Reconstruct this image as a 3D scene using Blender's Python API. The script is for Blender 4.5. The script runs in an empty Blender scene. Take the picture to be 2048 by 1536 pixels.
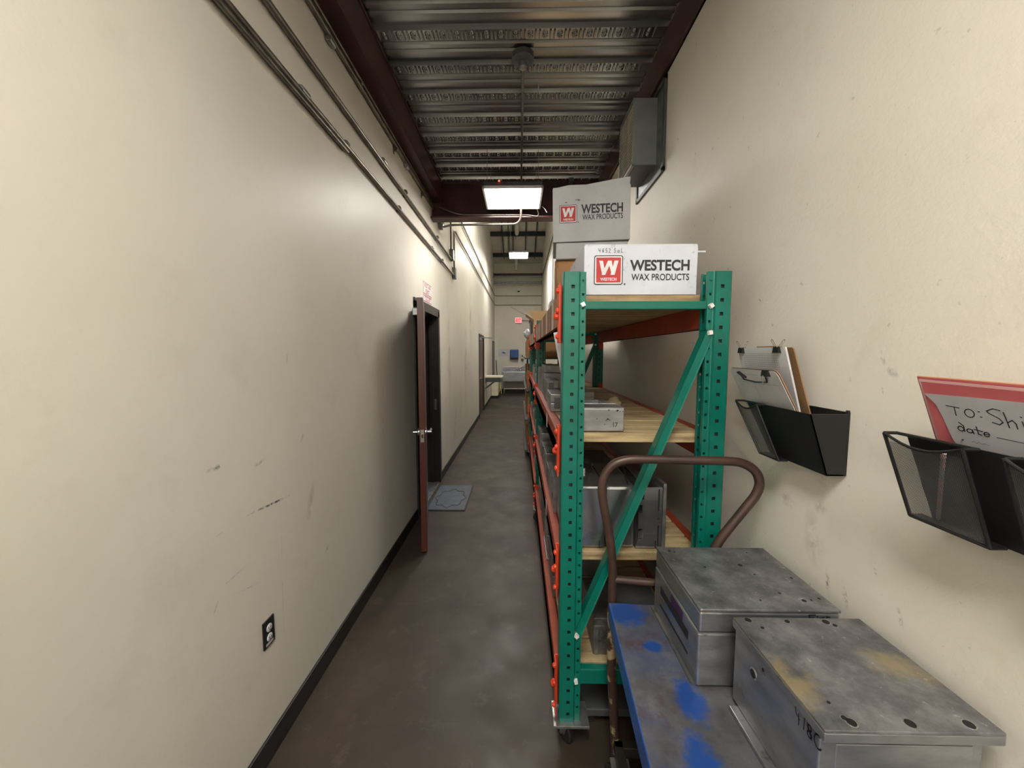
import bpy, bmesh, math, random
from mathutils import Vector, Matrix
R = random.Random(7)

# ---------------------------------------------------------------- camera / world / exposure
scene = bpy.context.scene
C = scene.collection
F_PX, EYE = 769.0, 1.69
cam_d = bpy.data.cameras.new('camera'); cam = bpy.data.objects.new('camera', cam_d); C.objects.link(cam)
cam_d.sensor_fit = 'HORIZONTAL'; cam_d.sensor_width = 36.0
cam_d.lens = 36.0 * F_PX / 2048.0
cam_d.clip_start = 0.02
cam.location = (0, 0, EYE)
cam.rotation_euler = (math.radians(90 - 4.61), 0, math.radians(1.04))
scene.camera = cam
w = bpy.data.worlds.new('world'); scene.world = w; w.use_nodes = True
w.node_tree.nodes['Background'].inputs[0].default_value = (0.8, 0.85, 1, 1)
w.node_tree.nodes['Background'].inputs[1].default_value = 0.05
vs = scene.view_settings
vs.view_transform = 'Standard'; vs.look = 'None'; vs.gamma = 1.0; vs.use_curve_mapping = False
vs.exposure = 1.12
PANEL = 19.5          # brightness of the LED ceiling panels
PANEL_NEAR = 22.0
PANEL_FAR = 30.0

# ---------------------------------------------------------------- materials
def srgb(r, g, b):
    def f(c):
        c /= 255.0
        return c / 12.92 if c <= 0.04045 else ((c + 0.055) / 1.055) ** 2.4
    return (f(r), f(g), f(b), 1.0)

class NT:
    def __init__(s, name):
        s.m = bpy.data.materials.new(name); s.m.use_nodes = True
        s.t = s.m.node_tree; s.b = s.t.nodes['Principled BSDF']
    def n(s, kind, **kw):
        nd = s.t.nodes.new(kind)
        for k, v in kw.items():
            if k.startswith('i_'):
                nd.inputs[k[2:].replace('_', ' ')].default_value = v
            else: setattr(nd, k, v)
        return nd
    def l(s, a, b): s.t.links.new(a, b)
    def coord(s, scale=(1, 1, 1), world=False):
        if world:
            g = s.n('ShaderNodeNewGeometry'); src = g.outputs['Position']
        else:
            g = s.n('ShaderNodeTexCoord'); src = g.outputs['Object']
        mp = s.n('ShaderNodeMapping'); mp.inputs['Scale'].default_value = scale
        s.l(src, mp.inputs['Vector']); return mp.outputs['Vector']
    def noise(s, vec, scale, detail=4, rough=0.55):
        nd = s.n('ShaderNodeTexNoise'); nd.inputs['Scale'].default_value = scale
        nd.inputs['Detail'].default_value = detail; nd.inputs['Roughness'].default_value = rough
        s.l(vec, nd.inputs['Vector']); return nd.outputs['Fac']
    def ramp(s, fac, stops):
        r = s.n('ShaderNodeValToRGB'); e = r.color_ramp.elements
        while len(e) < len(stops): e.new(0.5)
        for k, (p, c) in enumerate(stops):
            e[k].position = p; e[k].color = c if len(c) == 4 else (*c, 1)
        s.l(fac, r.inputs['Fac']); return r.outputs['Color']
    def mask(s, fac, a, b):
        m = s.n('ShaderNodeMapRange'); m.inputs[1].default_value = a; m.inputs[2].default_value = b
        s.l(fac, m.inputs[0]); return m.outputs[0]
    def math(s, op, a, b=None):
        m = s.n('ShaderNodeMath', operation=op)
        for i, v in enumerate((a, b)):
            if v is None: continue
            if isinstance(v, (int, float)): m.inputs[i].default_value = v
            else: s.l(v, m.inputs[i])
        return m.outputs[0]
    def mix(s, fac, a, b):
        m = s.n('ShaderNodeMix', data_type='RGBA')
        for i, v in ((0, fac), (6, a), (7, b)):
            if isinstance(v, (int, float)): m.inputs[i].default_value = v
            elif isinstance(v, tuple): m.inputs[i].default_value = v
            else: s.l(v, m.inputs[i])
        return m.outputs[2]
    def bump(s, fac, strength, dist=0.002):
        b = s.n('ShaderNodeBump'); b.inputs['Strength'].default_value = strength
        b.inputs['Distance'].default_value = dist
        s.l(fac, b.inputs['Height']); s.l(b.outputs['Normal'], s.b.inputs['Normal'])
    def col(s, c):
        if isinstance(c, tuple): s.b.inputs['Base Color'].default_value = c
        else: s.l(c, s.b.inputs['Base Color'])
    def pr(s, rough=0.5, metal=0.0, spec=0.5):
        if isinstance(rough, (int, float)): s.b.inputs['Roughness'].default_value = rough
        else: s.l(rough, s.b.inputs['Roughness'])
        s.b.inputs['Metallic'].default_value = metal
        s.b.inputs['Specular IOR Level'].default_value = spec
        return s.m

def mottled(name, c1, c2, scale=8, rough=0.5, metal=0.0, bump=0.0, bscale=60, stretch=(1, 1, 1), spots=None, lo=0.35, hi=0.65, spec=0.5):
    s = NT(name); v = s.coord(stretch)
    c = s.ramp(s.noise(v, scale), [(lo, c1), (hi, c2)])
    if spots:
        sc, sscale, a, b = spots
        c = s.mix(s.mask(s.noise(v, sscale, 5, 0.65), a, b), c, sc)
    s.col(c)
    if bump: s.bump(s.noise(v, bscale, 3), bump)
    return s.pr(rough, metal, spec)

def emis(name, c, strength):
    s = NT(name); s.col((0.8, 0.8, 0.8, 1))
    s.b.inputs['Emission Color'].default_value = c; s.b.inputs['Emission Strength'].default_value = strength
    return s.pr(0.4)

def wall_paint(name, side, scuffs, spot_amt, bumpy):
    s = NT(name); v = s.coord((1, 1, 1), True)
    base = s.ramp(s.noise(v, 0.9, 5), [(0.3, srgb(206, 201, 188)), (0.7, srgb(218, 213, 202))])
    base = s.mix(s.math('MULTIPLY', s.mask(s.noise(v, 3.2, 6, 0.7), 0.55, 0.8), 0.35), base, srgb(186, 178, 162))
    base = s.mix(s.math('MULTIPLY', s.mask(s.noise(v, 26, 3, 0.6), 0.69, 0.75), spot_amt), base, srgb(110, 100, 80))
    base = s.mix(s.math('MULTIPLY', s.mask(s.noise(v, 85, 3, 0.6), 0.70, 0.76), spot_amt * 0.8), base, srgb(120, 108, 88))
    for (y, z, ang, ly, lz, amt, frag) in scuffs:
        m = s.n('ShaderNodeMapping', vector_type='TEXTURE')
        m.inputs['Location'].default_value = (0, y, z); m.inputs['Rotation'].default_value = (math.radians(ang), 0, 0)
        m.inputs['Scale'].default_value = (100, ly, lz)
        s.l(v, m.inputs['Vector'])
        ln = s.n('ShaderNodeVectorMath', operation='LENGTH'); s.l(m.outputs['Vector'], ln.inputs[0])
        k = s.mask(ln.outputs['Value'], 1.0, 0.1)
        k = s.math('MULTIPLY', k, s.mask(s.noise(v, frag, 4, 0.7), 0.42, 0.62))
        base = s.mix(s.math('MULTIPLY', k, amt), base, srgb(62, 56, 48))
    s.col(base)
    h = s.math('ADD', s.noise(v, 90, 4, 0.6), s.math('MULTIPLY', s.noise(v, 25, 2), 0.6))
    s.bump(h, bumpy, 0.0025)
    return s.pr(0.44 if side == 'l' else 0.55, 0, 0.4)

M = {}
M['wall_l'] = wall_paint('painted_wall_left', 'l', [
    (1.281, 1.296, 0, .055, .012, .8, 30), (1.55, 1.057, -5, .16, .007, 1.3, 60), (1.274, 1.062, 10, .02, .004, .9, 60),
    (1.33, .876, 5, .06, .004, .7, 40), (1.39, .79, -15, .09, .003, .6, 40), (1.237, .818, 60, .025, .004, .9, 50),
    (1.716, 1.211, 60, .03, .010, .6, 30), (1.496, 1.251, 10, .04, .010, .6, 30), (1.71, 1.665, 80, .03, .008, .5, 30), (1.80, 1.285, 60, .03, .012, .4, 30),
    (1.995, .635, 20, .03, .015, .5, 30), (1.60, .70, 88, .35, .004, .35, 12),
    (6.2, .55, 65, .35, .05, .7, 9), (6.8, .7, 65, .3, .04, .5, 9), (1.85, .95, 70, .12, .03, .35, 20),
    (7.5, 1.5, 90, 1.2, .25, .35, 4), (5.7, 1.7, 90, 1.1, .2, .35, 4), (8.3, 2.4, 90, 1.0, .3, .4, 3)], 0.05, 0.16)
M['wall_r'] = wall_paint('painted_wall_right', 'r', [
    (1.014, 1.678, 70, .022, .007, .8, 60), (0.984, 1.641, 30, .02, .012, .7, 50), (1.326, 1.177, 20, .04, .03, .5, 40), (1.182, 1.209, 0, .03, .025, .45, 40),
    (1.135, .994, 80, .05, .010, .8, 90), (1.071, .988, 75, .035, .010, .9, 90), (.916, 1.04, 70, .03, .008, .7, 90), (1.2, 1.1, 80, .1, .05, .35, 20),
    (1.54, 1.896, 40, .012, .005, .9, 50), (1.456, 1.794, 0, .01, .01, .5, 50), (1.19, 1.303, 30, .05, .03, .25, 30)], 0.34, 0.45)
M['wall_f'] = wall_paint('painted_wall_far', 'f', [], 0.05, 0.1)

def floor_mat():
    s = NT('sealed_concrete'); v = s.coord((1, 1, 1), True)
    c = s.ramp(s.noise(v, 1.3, 8, 0.62), [(0.3, srgb(47, 39, 32)), (0.55, srgb(61, 52, 43)), (0.75, srgb(77, 67, 57))])
    c = s.mix(s.math('MULTIPLY', s.mask(s.noise(v, 7, 7, 0.7), 0.56, 0.75), 0.5), c, srgb(95, 86, 75))
    c = s.mix(s.math('MULTIPLY', s.mask(s.noise(v, 3.5, 6, 0.6), 0.58, 0.7), 0.45), c, srgb(38, 32, 28))
    c = s.mix(s.math('MULTIPLY', s.mask(s.noise(v, 34, 4, 0.7), 0.67, 0.72), 0.6), c, srgb(34, 30, 26))
    s.col(c)
    rr = s.mask(s.noise(v, 4, 5), 0.2, 0.9)
    s.bump(s.noise(v, 40, 5), 0.12)
    return s.pr(s.math('ADD', s.math('MULTIPLY', rr, 0.3), 0.36), 0, 0.3)
M['floor'] = floor_mat()
M['vinyl'] = mottled('pale_blue_grey_vinyl', srgb(150, 156, 172), srgb(176, 182, 196), 5, 0.4)
M['black_rubber'] = mottled('black_cove_base', srgb(28, 27, 28), srgb(38, 37, 38), 10, 0.45)
M['primer'] = mottled('dark_red_primer_steel', srgb(52, 30, 30), srgb(70, 40, 38), 4, 0.42, 0.0, 0.05)
def deck_mat():
    s = NT('galvanised_deck'); v = s.coord((0.2, 3, 1), True)
    c = s.ramp(s.noise(v, 2.0, 3), [(0.3, srgb(110, 112, 114)), (0.7, srgb(164, 164, 162))])
    s.col(c); s.b.inputs['Roughness'].default_value = 0.27; s.b.inputs['Metallic'].default_value = 0.85
    return s.m
M['deck'] = deck_mat()
M['roof'] = mottled('roof_insulation', srgb(186, 182, 168), srgb(204, 200, 188), 1.5, 0.7)
M['black_steel'] = mottled('dark_purlin_steel', srgb(34, 34, 36), srgb(48, 48, 50), 5, 0.5)
M['conduit'] = mottled('grey_conduit', srgb(96, 90, 82), srgb(128, 122, 112), 9, 0.35, 0.7)
M['galv'] = mottled('galvanised_box', srgb(128, 130, 130), srgb(160, 162, 162), 14, 0.35, 0.8)
M['white_pipe'] = mottled('white_plastic_pipe', srgb(196, 192, 178), srgb(208, 205, 194), 6, 0.5)
M['grey_paint'] = mottled('grey_painted_metal', srgb(112, 118, 118), srgb(124, 130, 130), 6, 0.45)
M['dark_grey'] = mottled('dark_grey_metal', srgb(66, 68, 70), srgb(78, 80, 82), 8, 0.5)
M['green'] = mottled('green_powder_coat', srgb(0, 94, 80), srgb(2, 106, 91), 5, 0.32, 0.0, 0.03, 80, spots=(srgb(44, 110, 94), 14, 0.68, 0.8))
M['orange'] = mottled('orange_powder_coat', srgb(196, 56, 26), srgb(210, 70, 36), 8, 0.4)
M['beam'] = mottled('worn_orange_beam', srgb(126, 47, 22), srgb(148, 56, 26), 6, 0.6, 0.0, 0.04, 60, spots=(srgb(116, 72, 58), 7, 0.62, 0.75))
M['bolt'] = mottled('zinc_bolt', srgb(214, 210, 204), srgb(236, 234, 230), 30, 0.35, 0.3)
def wood_mat():
    s = NT('pine_plank'); v = s.coord((1.2, 9, 14))
    c = s.ramp(s.noise(v, 2.2, 6, 0.65), [(0.28, srgb(112, 88, 58)), (0.5, srgb(176, 156, 116)), (0.75, srgb(198, 182, 144))])
    v2 = s.coord((1, 1, 1), True)
    c = s.mix(s.math('MULTIPLY', s.mask(s.noise(v2, 2.1, 6, 0.7), 0.47, 0.68), 0.7), c, srgb(80, 60, 42))
    oi = s.n('ShaderNodeObjectInfo'); c = s.mix(s.math('MULTIPLY', oi.outputs['Random'], 0.35), c, srgb(140, 112, 78))
    s.col(c); s.bump(s.noise(v, 6, 4), 0.3)
    return s.pr(0.7)
M['wood'] = wood_mat()
M['alu'] = mottled('machined_aluminium', srgb(138, 139, 141), srgb(172, 173, 175), 6, 0.32, 0.85, 0.05, 120, (1, 1, 3), (srgb(104, 104, 104), 16, 0.62, 0.74))
M['alu_pol'] = mottled('polished_aluminium', srgb(150, 151, 154), srgb(180, 181, 184), 3, 0.22, 0.9, 0.03, 60, (1, 1, 2), (srgb(122, 122, 124), 9, 0.6, 0.75))
M['alu_dark'] = mottled('dull_aluminium', srgb(104, 104, 104), srgb(142, 142, 140), 5, 0.40, 0.75, 0.06, 90, (1, 1, 1), (srgb(84, 80, 76), 11, 0.56, 0.72))
def alu_worn(name, tan):
    s = NT(name); v = s.coord()
    c = s.ramp(s.noise(v, 9, 8, 0.68), [(0.3, srgb(76, 76, 78)), (0.52, srgb(124, 124, 126)), (0.75, srgb(166, 166, 166))])
    c = s.mix(s.math('MULTIPLY', s.mask(s.noise(v, 38, 5, 0.75), 0.62, 0.7), 0.6), c, srgb(206, 206, 204))
    if tan: c = s.mix(s.math('MULTIPLY', s.mask(s.noise(v, 5.5, 6, 0.6), 0.5, 0.62), 0.75), c, srgb(176, 158, 120))
    else: c = s.mix(s.math('MULTIPLY', s.mask(s.noise(v, 14, 6, 0.7), 0.57, 0.68), 0.5), c, srgb(78, 72, 70))
    s.col(c); s.bump(s.noise(v, 70, 4), 0.15)
    return s.pr(0.40, 0.6)
M['alu_top'] = alu_worn('scuffed_aluminium_top', False)
M['alu_tan'] = alu_worn('stained_aluminium_top', True)
M['steel'] = mottled('polished_steel', srgb(180, 182, 186), srgb(206, 208, 210), 12, 0.22, 0.95)
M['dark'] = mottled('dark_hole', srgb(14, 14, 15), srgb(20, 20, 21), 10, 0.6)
M['purple'] = mottled('dark_purple_insert', srgb(46, 22, 52), srgb(60, 30, 64), 10, 0.5)
def carton(name, c1, c2, smudge, amt):
    s = NT(name); v = s.coord()
    c = s.ramp(s.noise(v, 4, 5), [(0.35, c1), (0.65, c2)])
    c = s.mix(s.math('MULTIPLY', s.mask(s.noise(v, 22, 5, 0.7), 0.6, 0.72), amt), c, smudge)
    wv = s.n('ShaderNodeTexWave'); wv.inputs['Scale'].default_value = 70; wv.bands_direction = 'X'; s.l(v, wv.inputs['Vector'])
    s.col(c); s.bump(s.math('ADD', s.math('MULTIPLY', wv.outputs['Fac'], 0.25), s.noise(v, 18, 4)), 0.12)
    return s.pr(0.75, 0, 0.2)
M['white_carton'] = carton('white_corrugated_card', srgb(196, 199, 208), srgb(208, 211, 220), srgb(128, 128, 134), 0.6)
M['grey_carton'] = carton('greyed_white_card', srgb(176, 177, 180), srgb(188, 189, 191), srgb(150, 150, 152), 0.4)
M['carton'] = carton('brown_cardboard', srgb(142, 106, 72), srgb(158, 120, 84), srgb(132, 96, 64), 0.3)
M['carton_dk'] = carton('dark_brown_cardboard', srgb(128, 94, 64), srgb(150, 112, 76), srgb(100, 72, 50), 0.3)
M['carton_lt'] = carton('pale_cardboard', srgb(206, 182, 146), srgb(220, 198, 164), srgb(190, 160, 120), 0.2)
M['tan_card'] = carton('tan_label_card', srgb(146, 110, 84), srgb(160, 124, 96), srgb(150, 110, 84), 0.25)
M['tape'] = mottled('clear_tape', srgb(196, 172, 132), srgb(206, 184, 146), 8, 0.25)
M['label'] = mottled('white_label', srgb(176, 168, 166), srgb(188, 182, 180), 20, 0.5)
M['ink'] = mottled('black_ink', srgb(36, 36, 38), srgb(44, 44, 46), 20, 0.6)
M['ink_grey'] = mottled('grey_ink', srgb(104, 104, 108), srgb(120, 120, 124), 20, 0.7)
M['red_ink'] = mottled('red_print', srgb(170, 42, 42), srgb(186, 54, 52), 20, 0.6)
M['white_ink'] = mottled('white_print', srgb(206, 206, 208), srgb(216, 216, 218), 20, 0.6)
M['black_plastic'] = mottled('black_plastic', srgb(20, 20, 21), srgb(27, 27, 28), 12, 0.42)
M['wire'] = mottled('black_wire_mesh', srgb(84, 84, 86), srgb(100, 100, 102), 12, 0.5, 0.3)
M['paper'] = mottled('white_paper', srgb(188, 188, 190), srgb(200, 200, 202), 6, 0.8)
M['sheet'] = mottled('grey_white_paper', srgb(162, 162, 164), srgb(174, 174, 176), 6, 0.6)
M['hardboard'] = mottled('brown_hardboard', srgb(120, 92, 62), srgb(150, 118, 84), 9, 0.5, 0.0, 0.1, 60)
M['pink'] = mottled('pink_folder', srgb(178, 86, 92), srgb(194, 106, 110), 5, 0.55)
M['rose'] = mottled('pale_pink_folder', srgb(206, 168, 170), srgb(214, 182, 184), 5, 0.55)
M['yellow_folder'] = mottled('manila_folder', srgb(226, 186, 128), srgb(238, 202, 148), 5, 0.55)
M['pencil'] = mottled('patterned_pencil', srgb(110, 150, 160), srgb(206, 120, 116), 45, 0.4)
M['chrome'] = mottled('bright_wire', srgb(200, 198, 190), srgb(224, 222, 214), 20, 0.2, 0.9)
def worn_paint(name, paint, paint2, bare, rust, scale, th):
    s = NT(name); v = s.coord()
    c = s.ramp(s.noise(v, 7, 4), [(0.35, paint), (0.65, paint2)])
    c = s.mix(s.mask(s.noise(v, scale, 6, 0.6), th, th + 0.06), c, bare)
    c = s.mix(s.math('MULTIPLY', s.mask(s.noise(v, scale * 2.7, 6, 0.7), 0.6, 0.72), 0.6), c, rust)
    s.col(c); s.bump(s.noise(v, 40, 4), 0.1)
    return s.pr(0.4, 0.15)
M['brown_tube'] = worn_paint('chipped_brown_paint', srgb(54, 39, 33), srgb(72, 51, 42), srgb(176, 152, 128), srgb(60, 44, 36), 11, 0.70)
M['bare_tube'] = worn_paint('peeling_brown_paint', srgb(54, 39, 33), srgb(70, 51, 41), srgb(160, 142, 112), srgb(60, 44, 36), 16, 0.5)
M['blue'] = mottled('blue_painted_steel', srgb(22, 62, 130), srgb(28, 74, 150), 6, 0.35, 0.0, 0.04, 60, spots=(srgb(120, 130, 150), 16, 0.68, 0.78))
def cart_top():
    s = NT('worn_blue_deck'); v = s.coord()
    c = s.ramp(s.noise(v, 6, 8, 0.66), [(0.3, srgb(58, 58, 62)), (0.5, srgb(88, 88, 92)), (0.75, srgb(124, 123, 123))])
    c = s.mix(s.math('MULTIPLY', s.mask(s.noise(v, 4.5, 5, 0.6), 0.5, 0.62), 0.5), c, srgb(68, 80, 118))
    rust = s.mask(s.noise(v, 9, 7, 0.7), 0.54, 0.66)
    c = s.mix(s.math('MULTIPLY', rust, 0.7), c, srgb(78, 56, 44))
    for (x, y, rx, ry) in ((.055, -.05, .075, .075), (.105, -.21, .035, .03), (.155, -.40, .045, .075), (.12, -.60, .05, .12), (.06, -.78, .05, .1)):
        m = s.n('ShaderNodeMapping', vector_type='TEXTURE'); m.inputs['Location'].default_value = (x, y, 0); m.inputs['Scale'].default_value = (rx, ry, 10)
        s.l(v, m.inputs['Vector'])
        ln = s.n('ShaderNodeVectorMath', operation='LENGTH'); s.l(m.outputs['Vector'], ln.inputs[0])
        k = s.math('ADD', ln.outputs['Value'], s.math('MULTIPLY', s.noise(v, 22, 8, 0.75), 1.9))
        c = s.mix(s.math('MULTIPLY', s.mask(k, 2.0, 1.55), 0.95), c, srgb(24, 68, 138))
    s.col(c); s.bump(s.noise(v, 50, 5), 0.15)
    return s.pr(0.42, 0.25)
M['cart_top'] = cart_top()
def door_mat(name, a, b):
    s = NT(name); v = s.coord((14, 14, 0.8))
    s.col(s.ramp(s.noise(v, 3, 6), [(0.3, a), (0.7, b)])); return s.pr(0.35)
M['door'] = door_mat('reddish_brown_veneer', srgb(70, 33, 22), srgb(90, 43, 28))
M['door_dk'] = door_mat('brown_veneer', srgb(72, 50, 40), srgb(90, 64, 50))
M['frame'] = mottled('black_brown_frame', srgb(36, 32, 30), srgb(46, 42, 40), 6, 0.4)
M['mat'] = mottled('grey_rubber_mat', srgb(66, 71, 80), srgb(78, 83, 92), 12, 0.6, 0, 0.2, 200)
M['mat_dk'] = mottled('dark_rubber', srgb(34, 37, 43), srgb(42, 46, 52), 12, 0.6)
M['towel_blue'] = mottled('blue_translucent_plastic', srgb(30, 72, 138), srgb(44, 92, 160), 4, 0.25)
M['yellow'] = mottled('yellow_plastic', srgb(206, 190, 48), srgb(220, 206, 66), 4, 0.45)
M['stainless'] = mottled('stainless_steel', srgb(150, 154, 160), srgb(184, 188, 192), 3, 0.3, 0.85, 0, 0, (1, 1, 8))
M['beige_plastic'] = mottled('beige_plastic', srgb(196, 190, 168), srgb(208, 202, 182), 4, 0.5)
M['rock'] = mottled('pale_lump', srgb(150, 134, 110), srgb(182, 166, 140), 14, 0.9, 0, 0.6, 40)
M['plastic_wrap'] = mottled('grey_plastic_sheet', srgb(164, 162, 166), srgb(190, 188, 190), 8, 0.25)
M['exit_red'] = emis('lit_exit_sign', srgb(250, 60, 80), 0.9)
M['led_red'] = emis('red_indicator', (1, 0.05, 0.02, 1), 3.0)
M['panel'] = emis('led_panel', (1, 0.965, 0.90, 1), PANEL)
M['panel_near'] = emis('led_panel_near', (1, 0.96, 0.89, 1), PANEL_NEAR)
M['panel_far'] = emis('led_panel_far', (1, 0.965, 0.89, 1), PANEL_FAR)
M['day'] = emis('daylit_window', srgb(150, 196, 240), 0.75)

# ---------------------------------------------------------------- mesh helpers
ORG = {}
class MB:
    def __init__(s): s.bm = bmesh.new()
    def box(s, a, b, bev=0.0, rot=None, piv=None):
        a, b = Vector(a), Vector(b); c = (a + b) / 2; d = b - a
        t = bmesh.new()
        bmesh.ops.create_cube(t, size=1.0)
        for v in t.verts: v.co = Vector((v.co.x * d.x, v.co.y * d.y, v.co.z * d.z)) + c
        if bev: bmesh.ops.bevel(t, geom=list(t.edges), offset=bev, segments=2, affect='EDGES', profile=0.5)
        if rot is not None:
            p = Vector(piv) if piv is not None else c
            for v in t.verts: v.co = rot @ (v.co - p) + p
        return s._in(t)
    def _in(s, t):
        me = bpy.data.meshes.new('tmp'); t.to_mesh(me); t.free(); s.bm.from_mesh(me); bpy.data.meshes.remove(me); return s
    def tube(s, pts, r, n=10, closed=False):
        pts = [Vector(p) for p in pts]; k = len(pts); rings = []
        ref = None
        for i, p in enumerate(pts):
            if closed: d = (pts[(i + 1) % k] - pts[i - 1])
            else: d = pts[min(i + 1, k - 1)] - pts[max(i - 1, 0)]
            d.normalize()
            if ref is None: ref = Vector((0, 0, 1)) if abs(d.z) < .9 else Vector((1, 0, 0))
            u = (ref - d * ref.dot(d)).normalized(); ref = u; v = d.cross(u)
            rr = r[i] if isinstance(r, (list, tuple)) else r
            rings.append([s.bm.verts.new(p + (u * math.cos(2 * math.pi * j / n) + v * math.sin(2 * math.pi * j / n)) * rr) for j in range(n)])
        for i in range(k if closed else k - 1):
            A, B = rings[i], rings[(i + 1) % k]
            for j in range(n): s.bm.faces.new((A[j], A[(j + 1) % n], B[(j + 1) % n], B[j]))
        if not closed:
            s.bm.faces.new(list(reversed(rings[0]))); s.bm.faces.new(rings[-1])
        return s
    def cyl(s, a, b, r, n=14): return s.tube([a, b], r, n)
    def lathe(s, base, axis, prof, n=16):
        b = Vector(base); ax = Vector(axis).normalized()
        ref = Vector((0, 0, 1)) if abs(ax.z) < .9 else Vector((1, 0, 0))
        u = (ref - ax * ref.dot(ax)).normalized(); v = ax.cross(u); rings = []
        for (h, r) in prof:
            rings.append([s.bm.verts.new(b + ax * h + (u * math.cos(2 * math.pi * j / n) + v * math.sin(2 * math.pi * j / n)) * max(r, 1e-5)) for j in range(n)])
        for A, B in zip(rings, rings[1:]):
            for j in range(n): s.bm.faces.new((A[j], A[(j + 1) % n], B[(j + 1) % n], B[j]))
        s.bm.faces.new(list(reversed(rings[0]))); s.bm.faces.new(rings[-1]); return s
    def prism(s, pts, ext):
        e = Vector(ext); A = [s.bm.verts.new(Vector(p)) for p in pts]; B = [s.bm.verts.new(Vector(p) + e) for p in pts]
        s.bm.faces.new(list(reversed(A))); s.bm.faces.new(B)
        k = len(A)
        for i in range(k): s.bm.faces.new((A[i], A[(i + 1) % k], B[(i + 1) % k], B[i]))
        return s
    def quad(s, *pts): s.bm.faces.new([s.bm.verts.new(Vector(p)) for p in pts]); return s
    def bar(s, a, b, wid, hgt, side=None, bev=0.0):
        a, b = Vector(a), Vector(b); d = (b - a); L = d.length; d.normalize()
        sd = Vector(side) if side else (Vector((0, 0, 1)) if abs(d.z) < .9 else Vector((0, 1, 0)))
        u = (sd - d * sd.dot(d)).normalized(); v = d.cross(u)
        t = bmesh.new(); bmesh.ops.create_cube(t, size=1.0)
        for q in t.verts: q.co = a + d * ((q.co.x + .5) * L) + u * q.co.y * wid + v * q.co.z * hgt
        if bev: bmesh.ops.bevel(t, geom=list(t.edges), offset=bev, segments=1, affect='EDGES')
        return s._in(t)
    def build(s, name, mat, parent=None, smooth=False, auto=None):
        bmesh.ops.recalc_face_normals(s.bm, faces=list(s.bm.faces))
        me = bpy.data.meshes.new(name)
        o = bpy.data.objects.new(name, me); C.objects.link(o)
        if parent is None:
            xs = [v.co for v in s.bm.verts]
            org = Vector(((min(v.x for v in xs) + max(v.x for v in xs)) / 2, (min(v.y for v in xs) + max(v.y for v in xs)) / 2, min(v.z for v in xs)))
            o.location = org
        else:
            org = ORG[parent.name]; o.parent = parent
        ORG[o.name] = org.copy()
        for v in s.bm.verts: v.co -= org
        s.bm.to_mesh(me); s.bm.free()
        me.materials.append(M[mat])
        if smooth:
            for p in me.polygons: p.use_smooth = True
            if smooth != 'all':
                me.set_sharp_from_angle(angle=math.radians(40))
        return o

def tag(o, label, cat, group=None):
    o['label'] = label; o['category'] = cat
    if group: o['group'] = group
    return o
def struct(o, kind='structure', label=None):
    o['kind'] = kind
    if label: o['label'] = label
    return o
def empty(name, loc, label=None, cat=None, group=None):
    o = bpy.data.objects.new(name, None); C.objects.link(o); o.location = loc; o.empty_display_size = .1
    ORG[o.name] = Vector(loc)
    if label: tag(o, label, cat, group)
    return o
def inst(name, src, parent, loc, sc=None, rot=None):
    """share mesh data: the mesh of src is relative to its own origin"""
    o = bpy.data.objects.new(name, src); C.objects.link(o)
    o.location = Vector(loc) - (ORG[parent.name] if parent else Vector()); ORG[o.name] = Vector(loc)
    if parent: o.parent = parent
    if sc: o.scale = sc
    if rot: o.rotation_euler = rot
    return o
def mesh_of(mb, mat, smooth=False):
    bmesh.ops.recalc_face_normals(mb.bm, faces=list(mb.bm.faces))
    me = bpy.data.meshes.new('shared'); mb.bm.to_mesh(me); mb.bm.free(); me.materials.append(M[mat])
    if smooth:
        for p in me.polygons: p.use_smooth = True
        me.set_sharp_from_angle(angle=math.radians(40))
    return me

def text(parent, body, o, ux, uy, width, height, mat, name='lettering', bold=0.0, shear=0.0):
    """flat print: letters mapped onto the plane o + u*ux + v*uy"""
    cu = bpy.data.curves.new('t', 'FONT'); cu.body = body; cu.offset = bold; cu.shear = shear; cu.resolution_u = 4
    ob = bpy.data.objects.new('t', cu); C.objects.link(ob)
    bpy.context.view_layer.update()
    dg = bpy.context.evaluated_depsgraph_get()
    me = bpy.data.meshes.new_from_object(ob.evaluated_get(dg))
    bpy.data.objects.remove(ob); bpy.data.curves.remove(cu)
    xs = [v.co.x for v in me.vertices]; ys = [v.co.y for v in me.vertices]
    x0, x1, y0, y1 = min(xs), max(xs), min(ys), max(ys)
    o, ux, uy = Vector(o), Vector(ux), Vector(uy); org = ORG[parent.name]
    for v in me.vertices:
        v.co = o + ux * ((v.co.x - x0) / (x1 - x0) * width) + uy * ((v.co.y - y0) / (y1 - y0) * height) - org
    me.name = name; me.materials.clear(); me.materials.append(M[mat])
    t = bpy.data.objects.new(name, me); C.objects.link(t); t.parent = parent; ORG[t.name] = org.copy()
    return t
def strokes(parent, lines, o, ux, uy, wid, mat, name='handwriting'):
    """flat pen strokes, lines in plane units"""
    o, ux, uy = Vector(o), Vector(ux), Vector(uy); nn = ux.cross(uy).normalized(); mb = MB()
    for ln in lines:
        P = [o + ux * x + uy * y for x, y in ln]
        for a, b in zip(P, P[1:]):
            d = (b - a)
            if d.length < 1e-6: continue
            d.normalize(); q = nn.cross(d) * wid / 2; e = d * wid * .4
            mb.quad(a - q - e, b - q + e, b + q + e, a + q - e)
    return mb.build(name, mat, parent)
def arc(cx, cy, rx, ry, a0, a1, n=10):
    return [(cx + rx * math.cos(math.radians(a0 + (a1 - a0) * i / n)), cy + ry * math.sin(math.radians(a0 + (a1 - a0) * i / n))) for i in range(n + 1)]
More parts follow.
